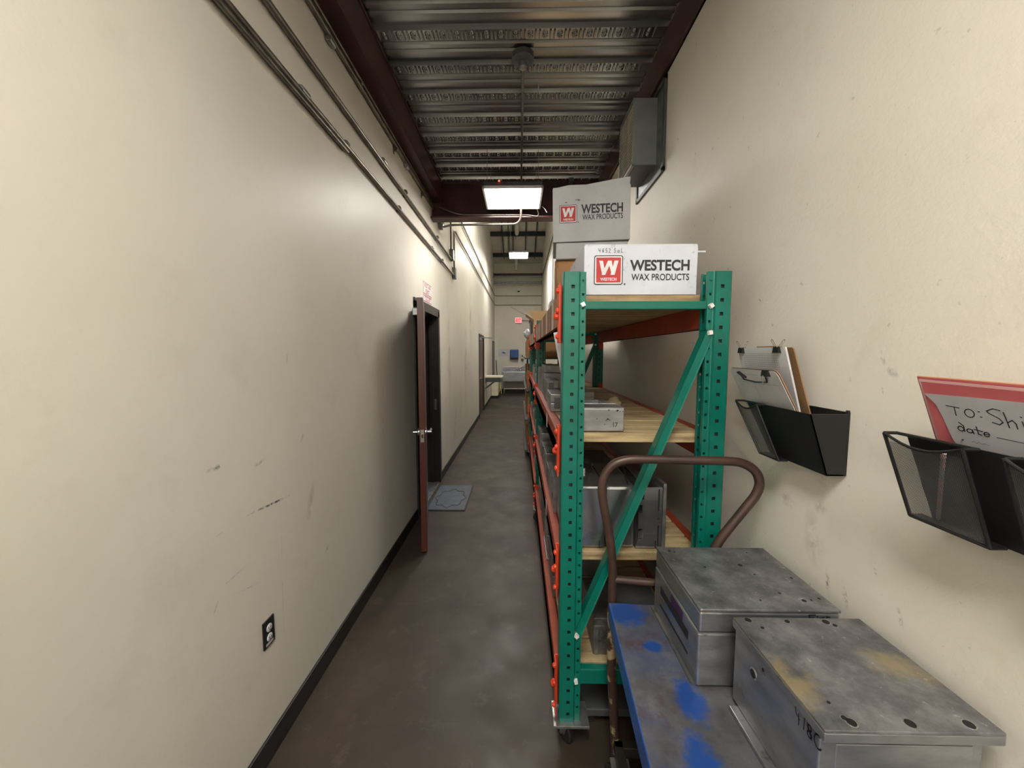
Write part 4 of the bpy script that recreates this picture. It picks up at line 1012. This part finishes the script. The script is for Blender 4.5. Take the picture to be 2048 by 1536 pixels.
MB().box((AX0 - .0012, AY0 + .06, .80), (AX0 + .001, AY0 + .28, .808)).build('slot', 'dark', ma)
MB().box((AX0 - .0014, AY0 + .10, .875), (AX0 + .001, AY0 + .19, .905)).build('insert', 'purple', ma)
for (u, v_, r_) in ((.10, .92, .005), (.14, .90, .003), (.30, .62, .004), (.62, .66, .007), (.93, .45, .004), (.80, .9, .003), (.70, .22, .004), (.82, .12, .006), (.88, .13, .003), (.95, .15, .004), (.50, .12, .003), (.66, .5, .003)):
    disc(MB(), (AX0 + .385 * u, AY0 + .34 * v_, .984), (0, 0, 1), r_, .0006).build('screw_hole', 'dark', ma)
strokes(ma, [[(.9, 1), (0, .95), (.05, 0)], [(.05, .5), (.7, .5)], [(1.2, .1), (1.25, .8)], [(1.6, .4), (2.2, .5), (2.1, .1), (1.7, .2)], [(2.6, .2), (2.7, .7), (3.1, .6)]], (AX1 - .085, AY0 - .0016, .955), (.018, 0, 0), (0, 0, .016), .004, 'ink')
# near mould
mbx = empty('tool_mould', (.74, .83, CZ), 'pale mould with tan stained lid and handwritten number, nearer one on the cart', 'mould', 'moulds on the blue cart')
BX0, BX1, BY0, BY1 = .577, .885, .690, .978
MB().box((.556, .62, CZ + .001), (.90, .955, CZ + .013), .002).build('flange', 'alu', mbx)
MB().box((BX0, BY0, CZ + .0135), (BX1, BY1, .958), .003).build('body', 'alu', mbx)
MB().box((.574, .676, .959), (.908, .988, .979), .002).build('lid', 'alu', mbx)
MB().box((.5745, .6765, .9785), (.9075, .9875, .985), .0015).build('top_face', 'alu_tan', mbx)
MB().box((BX0 + .03, BY0 - .002, CZ + .03), (BX1 - .02, BY0 + .002, .945), .002).build('front_panel', 'alu', mbx)
for (u, v_, r_) in ((.10, .96, .0075), (.40, .95, .006), (.70, .95, .0085), (.74, .91, .005), (.16, .87, .004), (.16, .19, .0035), (.17, .085, .005), (.19, .055, .0085), (.52, .055, .009), (.85, .055, .009)):
    c = (.574 + .334 * u, .676 + .312 * v_, .985)
    MB().lathe((c[0], c[1], .9845), (0, 0, 1), [(0, r_ * 1.25), (.0006, r_ * 1.2)], 16).build('countersink', 'steel', mbx); disc(MB(), (c[0], c[1], .985), (0, 0, 1), r_, .0008).build('screw_hole', 'dark', mbx)
MB().lathe((BX0 + .001, .895, .905), (-1, 0, 0), [(0, .014), (.0015, .014), (.0025, .012)], 18).build('bushing', 'steel', mbx); disc(MB(), (BX0 - .0016, .895, .905), (-1, 0, 0), .010, .0006).build('port', 'dark', mbx)
disc(MB(), (BX0 - .0006, .86, .945), (-1, 0, 0), .004).build('port', 'dark', mbx)
# hand written 4 1 8 C on the left side below the lid (reads towards the viewer)
W4 = [[(0, 1), (.1, .55), (.6, .35)], [(.45, .75), (.5, -.15)]]
W1 = [[(1.15, 1.0), (1.1, 0)]]
W8 = [arc(1.75, .72, .2, .25, 0, 360, 10), arc(1.8, .2, .25, .27, 0, 360, 10), [(1.5, .9), (2.05, .0)]]
WC = [arc(2.75, .5, .42, .55, 70, 330, 12)]
strokes(mbx, W4 + W1 + W8 + WC, (.5732, .750, .936), (0, -.0222, 0), (0, 0, .024), .0032, 'ink')
MB().tube([(BX0 + .003, .705, .845), (BX0 + .012, .689, .835), (BX0 + .03, .686, .83)], .003, 6).build('pry_slot', 'dark', mbx)

# ---------------------------------------------------------------- wall pockets on the right wall
ZT, ZB = 1.517, 1.338
def pocket(yf, yn, label, cups, skew):
    """yf far end, yn near end; the front leans out to x .825 at the top, .882 at the bottom; wire pen cups hang before it"""
    t = empty('wall_pocket', (XR, (yf + yn) / 2, ZB), label, 'wall pocket', 'black wall pockets')
    def fp(y, v, off=0.0):       # point on the front sheet, v=0 bottom, 1 top
        return Vector((.882 - .057 * v - off, y - skew * (1 - v) * ((y - yn) / (yf - yn)), ZB + (ZT - ZB) * v))
    MB().box((XR - .006, yn, ZB), (XR - .001, yf + .02, ZT + .005), .001).build('back_plate', 'black_plastic', t)
    MB().prism([fp(yn, 0), fp(yf, 0), fp(yf, 1), fp(yn, 1)], (.004, 0, 0)).build('front_panel', 'black_plastic', t)
    MB().prism([fp(yn, 0), fp(yf, 0), (XR - .004, fp(yf, 0).y, ZB), (XR - .004, yn, ZB)], (0, 0, .004)).build('bottom', 'black_plastic', t)
    MB().prism([fp(yn, 0), (XR - .003, yn, ZB), (XR - .003, yn, ZT), fp(yn, 1)], (0, .004, 0)).build('side_panel', 'black_plastic', t)
    MB().cyl((XR - .006, yn + .004, ZB), (XR - .006, yn + .004, ZT + .010), .005, 8).build('corner_post', 'black_plastic', t, True)
    for (a, b) in cups:
        O = .030
        fm = MB()
        for p, q in ((fp(a, 0, O), fp(a, 1, O)), (fp(b, 0, O), fp(b, 1, O)), (fp(a, 0, O), fp(b, 0, O)), (fp(a, 0, .002), fp(a, 0, O)), (fp(b, 0, .002), fp(b, 0, O)), (fp(a, 1, .002), fp(a, 1, O)), (fp(b, 1, .002), fp(b, 1, O))): fm.tube([p, q], .0036, 8)
        pc = [fp(a + (b - a) * i / 8, 1, O) - Vector((0, 0, .020 * math.sin(math.pi * i / 8))) for i in range(9)]
        fm.tube(pc, .003, 8); fm.tube([fp(a, 1, .004), fp(b, 1, .004)], .0036, 8)
        fm.prism([fp(a, 0, .002), fp(b, 0, .002), fp(b, 0, O), fp(a, 0, O)], (0, 0, .003))
        fr_ = fm.build('pen_cup', 'black_plastic', t, True)
        wm = MB(); W = .0012; N = int((b - a) / .0030); H = int(.185 / .0030)
        for i in range(N + 1):
            y = a + (b - a) * i / N; p, q = fp(y, 0, O), fp(y, 1, O) - Vector((0, 0, .020 * math.sin(math.pi * i / N)))
            d_ = Vector((0, W / 2, 0)); wm.quad(p - d_, p + d_, q + d_, q - d_)
        for i in range(H + 1):
            v_ = .90 * i / H; p, q = fp(a, v_, O + .0002), fp(b, v_, O + .0002); d_ = Vector((0, 0, W / 2)); wm.quad(p - d_, q - d_, q + d_, p + d_)
        wm.build('wire_mesh', 'wire', fr_)
    return t
pocket(1.400, 1.095, 'black wall pocket holding clipboards, beside the green rack post', [(1.292, 1.415)], .06)
pocket(.822, .50, 'black wall pocket holding pink folders and a pencil', [(.692, .840), (.53, .632)], .012)

# sheets lean out from the wall: slab between (x_b, z_b) and (x_t, z_t)
def slab(x_t, x_b, yf, yn, z_t, z_b, th, rad=0.0, sk=0.0):
    pts = [(x_b, yn - sk, z_b), (x_b, yf - sk, z_b)]
    if rad:
        dx = (x_t - x_b) / (z_t - z_b)
        for c0, a0 in ((yf - rad, 0), (yn + rad, 90)):
            for a in range(a0, a0 + 91, 18):
                q = math.radians(a); zz = z_t - rad + rad * math.sin(q); pts.append((x_b + dx * (zz - z_b), c0 + rad * math.cos(q), zz))
    else: pts += [(x_t, yf, z_t), (x_t, yn, z_t)]
    return MB().prism(pts, (th, 0, 0))
def leanpt(x_t, x_b, z_t, z_b, y, z, off): return Vector((x_b + (x_t - x_b) * (z - z_b) / (z_t - z_b) - off, y, z))
def binder_clip(parent, p, up=1):
    y, z = p.y, p.z; x = p.x
    MB().prism([(x - .006, y - .014, z - .016), (x + .012, y - .014, z - .016), (x + .010, y - .014, z + .004), (x - .003, y - .014, z + .004)], (0, .028, 0)).build('binder_clip', 'black_plastic', parent)
    for s_ in (-1, 1):
        b = Vector((x + .003 + s_ * .004, y, z))
        if up: L = [(s_ * .000, -.006, .0), (s_ * .010, -.004, .016), (s_ * .015, -.005, .024), (s_ * .016, 0, .028), (s_ * .015, .005, .024), (s_ * .010, .004, .016), (0, .006, 0)]
        else:
            if s_ > 0: continue
            L = [(-.010, -.006, -.012), (-.004, -.004, -.034), (-.002, 0, -.042), (-.004, .004, -.034), (-.010, .006, -.012)]
        MB().tube([b + Vector(q) for q in L], .0012, 6).build('clip_wire', 'chrome', parent, True)
# brown clipboard, paper pad, white clipboard (from the wall outwards)
cb1 = empty('clipboard', (.925, 1.3, 1.36), 'worn brown hardboard clipboard at the back of the pocket', 'clipboard')
slab(.868, .929, 1.48, 1.238, 1.708, 1.36, .004, .010, .065).build('board', 'hardboard', cb1)
MB().bar((.866, 1.42, 1.704), (.866, 1.30, 1.704), .02, .008, (0, 0, 1), .002).build('clamp', 'hardboard', cb1)
PT = (.8385, .920, 1.709, 1.36)
ppd = empty('paper_pad', (.905, 1.3, 1.36), 'sheaf of printed forms held by two binder clips', 'papers')
slab(PT[0], PT[1], 1.497, 1.234, PT[2], PT[3], .006, 0, .02).build('sheets', 'paper', ppd)
gl = []
for k in range(9): gl.append([(0.0, -k * .0075), (.19, -k * .0075)])
for k in range(20): gl.append([(k * .01, 0.0), (k * .01, -.06)])
strokes(ppd, gl, leanpt(*PT, 1.465, 1.688, .0012), (0, -1, 0), Vector(((PT[0] - PT[1]) / (PT[2] - PT[3]), 0, 1)), .0008, 'ink_grey', 'printed_table')
for y in (1.470, 1.270): binder_clip(ppd, leanpt(*PT, y, 1.706, .002))
CT = (.800, .906, 1.634, 1.412)
cb2 = empty('clipboard', (.87, 1.33, 1.36), 'white clipboard with a form, in front of the other papers', 'clipboard')
slab(CT[0] + .003, CT[1] + .002, 1.481, 1.208, 1.636, 1.412, .004, .02, .02).build('board', 'hardboard', cb2)
slab(CT[0], CT[1] - .001, 1.479, 1.210, 1.633, 1.412, .002, .02, .02).build('form', 'paper', cb2)
e2 = (CT[0] - CT[1]) / (CT[2] - CT[3])
strokes(cb2, [[(.02, -.02), (.24, -.02)], [(.11, -.02), (.11, -.10)], [(0.01, -.098), (.24, -.098)], [(.02, -.085), (.06, -.087)], [(.13, -.105), (.17, -.107)], [(.13, -.113), (.16, -.116)], [(.01, .0), (.03, .0)], [(.06, .01), (.15, .008)]], leanpt(*CT, 1.465, 1.606, .0015), (0, -1, 0), Vector((e2, 0, 1)), .0009, 'ink_grey', 'printed_form')
MB().tube([leanpt(*CT, y, z, .004) for y, z in ((1.415, 1.616), (1.405, 1.595), (1.34, 1.59), (1.275, 1.594), (1.27, 1.614))], .0022, 6).build('clip_bar', 'dark', cb2)
MB().bar(leanpt(*CT, 1.420, 1.622, .006), leanpt(*CT, 1.385, 1.602, .006), .014, .008, (1, 0, 0), .003).build('clip_grip', 'black_plastic', cb2)
binder_clip(cb2, leanpt(*CT, 1.262, 1.630, .003), 0)
# folders
def folder(d, yf, zt, mat, label, th=.003):
    t = empty('folder', (.925 - d, .66, 1.36), label, 'folder', 'coloured folders in the wall pocket')
    MB().prism([(.922 - d, .51, 1.36), (.922 - d, yf - .026, 1.36), (.842 - d, yf, zt), (.842 - d, .51, zt - .008)], (th, 0, 0)).build('leaf', mat, t)
    return t
folder(-.011, .838, 1.642, 'yellow_folder', 'manila folder at the back of the pink bundle', .002)
folder(-.008, .836, 1.640, 'pink', 'salmon folder standing before the manila one', .0025)
folder(-.0035, .828, 1.635, 'rose', 'pale pink folder in the middle of the bundle', .003)
folder(0.0, .819, 1.630, 'pink', 'front pink folder of the bundle', .002)
NP = (.8405, .9195, 1.629, 1.362)
shp = empty('note_sheet', (.91, .66, 1.362), 'grey white note sheet with handwriting TO and date', 'paper')
def sp_(y, z, off=0): return leanpt(*NP, y, z, off)
MB().prism([sp_(.51, 1.362), sp_(.750, 1.362), sp_(.768, 1.498), sp_(.779, 1.517), sp_(.789, 1.560), sp_(.797, 1.585), sp_(.816, 1.606), sp_(.72, 1.607), sp_(.51, 1.606)], (.001, 0, 0)).build('sheet', 'sheet', shp)
e3 = (NP[0] - NP[1]) / (NP[2] - NP[3]); UZ = Vector((e3, 0, 1))
T_ = [[(0, 1), (1, .9)], [(.62, .95), (.65, .0)]]
O_ = [arc(1.7, .45, .35, .45, 0, 360, 12)]
col = [[(2.35, .75), (2.45, .75)], [(2.45, .2), (2.55, .2)]]
S_ = [[(3.85, 1.15), (3.4, 1.25), (2.95, .95), (3.05, .75), (3.7, .3), (3.9, -.05), (3.65, -.35), (3.2, -.2)]]
hh = [[(4.05, 1.0), (4.25, -.5)], [(4.2, .0), (4.5, .3), (4.7, .0), (4.75, -.5)]]
ii = [[(5.1, .3), (5.2, -.45)], [(5.05, .75), (5.12, .72)]]
strokes(shp, T_ + O_ + col + S_ + hh + ii, sp_(.777, 1.568, .0012), (0, -.0225, 0), UZ * .0175, .0019, 'ink')
d_ = [arc(.3, .3, .3, .32, 0, 360, 10), [(.2, 1.15), (.62, .75), (.64, 0)]]
a_ = [arc(1.15, .2, .28, .26, 0, 360, 10), [(1.42, .4), (1.5, -.1)]]
t_ = [[(1.85, .9), (1.95, -.05), (2.2, -.1)], [(1.6, .5), (2.35, .4)]]
ee = [arc(2.7, .1, .25, .27, 0, 320, 10), [(2.45, .1), (2.95, .1)]]
strokes(shp, d_ + a_ + t_ + ee, sp_(.764, 1.538, .0012), (0, -.0172, 0), UZ * .0145, .0021, 'ink')
strokes(shp, [[(0, 0), (1.2, -.05), (3, -.15)]], sp_(.703, 1.537, .0012), (0, -.03, 0), UZ * .03, .0014, 'ink')
strokes(shp, [[(0, .1), (.2, .25), (.4, .05), (.6, .25), (.8, .1), (1.1, .2), (1.4, .1)], [(2.0, -.9), (1.8, -1.1), (2.0, -1.2), (2.3, -1), (2.6, -1.1)], [(3.0, -.5), (2.8, -.7), (3.1, -.75), (3.4, -.6)]], sp_(.745, 1.517, .0012), (0, -.02, 0), UZ * .018, .0009, 'ink_grey')
disc(MB(), sp_(.760, 1.520, .0012), (-1, 0, 0), .0014).build('dot', 'ink', shp); disc(MB(), sp_(.758, 1.508, .0012), (-1, 0, 0), .0014).build('dot', 'ink', shp)
pn = empty('pencil', (.86, .775, 1.345), 'pencil with blue and red pattern inside the wire mesh holder', 'pencil')
MB().cyl((.866, .785, 1.352), (.812, .737, 1.490), .0040, 6).build('shaft', 'pencil', pn)
MB().cyl((.812, .737, 1.490), (.809, .734, 1.499), .0040, 10).build('eraser', 'rose', pn, True)
MB().lathe((.866, .785, 1.352), (.33, .29, -.85), [(0, .004), (.008, .001)], 6).build('tip', 'wood', pn)

# ---------------------------------------------------------------- far end of the aisle
sn = empty('utility_sink', (-.2, 16.0, 0), 'stainless utility sink with legs against the far wall', 'sink')
YS = 15.75
bs = MB().box((-.66, YS, .54), (.34, YS + .012, .90), .004).box((-.66, YS, .54), (-.648, YF - .02, .90), .003).box((.328, YS, .54), (.34, YF - .02, .90), .003).box((-.66, YF - .04, .54), (.34, YF - .02, .90)).box((-.66, YS, .53), (.34, YF - .02, .545))
bs.build('basin', 'stainless', sn)
MB().box((-.70, YS - .03, .895), (.36, YS + .03, .92), .008).box((-.70, YS - .03, .895), (-.63, YF - .02, .92), .006).build('rolled_rim', 'stainless', sn)
MB().box((-.70, YF - .03, .9), (.36, YF - .005, 1.10), .004).build('backsplash', 'stainless', sn)
for x in (-.62, .30):
    for y in (YS + .05, YF - .08): MB().cyl((x, y, 0), (x, y, .54), .02, 10).build('leg', 'stainless', sn, True)
MB().cyl((-.62, YS + .05, .22), (.30, YS + .05, .22), .016, 8).build('stretcher', 'white_pipe', sn, True)
for x in (-.10, .06): MB().lathe((x, YF - .06, .92), (0, 0, 1), [(0, .03), (.03, .022), (.07, .02), (.075, .035), (.09, .03)], 12).build('tap_handle', 'steel', sn, True)
MB().tube(smooth_path([(-.02, YF - .06, .95), (-.02, YF - .07, 1.08), (-.02, YF - .25, 1.12), (-.02, YF - .35, 1.05)], 6), .016, 10).build('spout', 'steel', sn, True)
MB().tube([(-.12, YF - .1, 1.02), (.1, YF - .12, 1.10), (.34, YF - .1, 1.24)], .02, 8).build('drain_hose', 'white_pipe', sn, True)
td = empty('towel_dispenser', (-.2, 16.3, 1.42), 'blue paper towel dispenser on the far wall', 'dispenser')
MB().box((-.38, 16.2, 1.42), (-.02, 16.4, 1.84), .03).build('cover', 'towel_blue', td); MB().box((-.36, 16.19, 1.44), (-.04, 16.21, 1.52), .01).build('outlet_lip', 'black_plastic', td)
sd = empty('soap_dispenser', (.14, 16.33, 1.38), 'pale soap dispenser beside the towel dispenser', 'dispenser')
MB().box((.075, 16.29, 1.44), (.205, 16.4, 1.66), .02).build('body', 'beige_plastic', sd); MB().box((.09, 16.27, 1.38), (.19, 16.38, 1.45), .012).build('push_bar', 'dark_grey', sd); disc(MB(), (.14, 16.29, 1.56), (0, -1, 0), .03, .003).build('window', 'dark', sd)
wp = empty('wall_poster', (-.67, 16.39, 1.55), 'white poster with a small dark emblem on the far wall', 'poster')
MB().box((-.88, 16.392, 1.54), (-.46, 16.4, 1.87)).build('sheet', 'paper', wp)
text(wp, 'Safety', (-.75, 16.390, 1.66), (1, 0, 0), (0, 0, 1), .18, .05, 'ink_grey') if False else MB().prism([(-.76, 16.391, 1.70), (-.62, 16.391, 1.66), (-.56, 16.391, 1.69), (-.66, 16.391, 1.74)], (0, .0005, 0)).build('emblem', 'towel_blue', wp)
ex = empty('exit_sign', (-.02, 16.35, 2.94), 'lit red exit sign on the far wall', 'sign')
MB().box((-.17, 16.33, 2.94), (.12, 16.4, 3.18), .008).build('housing', 'white_ink', ex); MB().box((-.155, 16.324, 2.955), (.105, 16.331, 3.165)).build('face', 'exit_red', ex)
text(ex, 'EXIT', (-.13, 16.3235, 2.99), (1, 0, 0), (0, 0, 1), .21, .14, 'red_ink', bold=.03)
o = MB().tube([(.12, 16.37, 3.05), (.75, 16.37, 3.04)], .012, 8).build('conduit', 'conduit'); tag(o, 'short grey conduit feeding the exit sign', 'conduit')
ct = empty('wall_counter', (-.78, 12.1, 0), 'pale fold out counter on the left wall near the far end', 'counter')
MB().box((XL, 11.7, .93), (-.50, 12.4, .975), .006).build('top', 'beige_plastic', ct); MB().box((XL, 11.72, .80), (-.54, 11.75, .93), .003).build('apron', 'dark_grey', ct)
for y in (11.75, 12.35): MB().bar((XL + .01, y, .6), (-.6, y, .92), .03, .02).build('bracket', 'dark_grey', ct)
wb = empty('half_wall_cabinet', (-.88, 14.9, 0), 'low beige cabinet against the left wall behind the counter', 'cabinet')
MB().box((XL + .012, 14.2, .10), (-.78, 15.6, .74), .006).build('body', 'beige_plastic', wb); MB().box((XL + .03, 14.25, 0), (-.80, 15.55, .10)).build('plinth', 'black_rubber', wb)
for k in range(2): MB().box((-.779, 14.22 + .69 * k, .13), (-.770, 14.88 + .69 * k, .72), .004).build('cabinet_door', 'beige_plastic', wb)
wf = empty('wet_floor_sign', (-.78, 15.95, 0), 'yellow folding floor sign beside the sink', 'floor sign')
MB().prism([(-.93, 15.9, 0), (-.72, 15.9, 0), (-.76, 16.0, .42), (-.89, 16.0, .42)], (0, .012, 0)).build('front_board', 'yellow', wf)
MB().prism([(-.93, 16.12, 0), (-.72, 16.12, 0), (-.76, 16.02, .42), (-.89, 16.02, .42)], (0, .012, 0)).build('rear_board', 'yellow', wf)
MB().lathe((-.825, 15.93, .16), (0, -1, .24), [(0, .06), (.006, .06)], 14).build('pictogram', 'dark', wf)
br = empty('broom', (-.92, 16.1, 0), 'dark handled broom leaning in the far left corner', 'broom')
MB().cyl((-.86, 15.85, .14), (-.97, 16.36, 1.38), .014, 8).build('stick', 'frame', br, True)
MB().box((-.98, 15.78, 0), (-.74, 15.86, .14), .01).build('bristles', 'dark', br)
# white boards on the right wall
for k, (y0_, y1_, z0_, z1_) in enumerate(((9.4, 10.7, 2.3, 4.55), (10.85, 12.6, 2.3, 4.5))):
    b = empty('wall_board', (XR, (y0_ + y1_) / 2, z0_), ('tall white board on the right wall just past the cartons', 'wider white board on the right wall, the farther of two')[k], 'board', 'white boards on the right wall')
    MB().box((XR - .012, y0_, z0_), (XR - .001, y1_, z1_), .003).build('panel', 'paper', b)
    f = MB()
    for a, c in (((y0_, z0_), (y0_ + .03, z1_)), ((y1_ - .03, z0_), (y1_, z1_)), ((y0_, z0_), (y1_, z0_ + .03)), ((y0_, z1_ - .03), (y1_, z1_))): f.box((XR - .018, *a), (XR - .001, *c), .002)
    f.build('frame', 'sheet', b)
o = MB().tube([(XR - .02, 9.3, 4.9), (XR - .02, 14.8, 4.75), (XR - .02, 15.2, 4.7)], .018, 8).build('conduit', 'conduit'); tag(o, 'conduit along the right wall above the white boards', 'conduit')
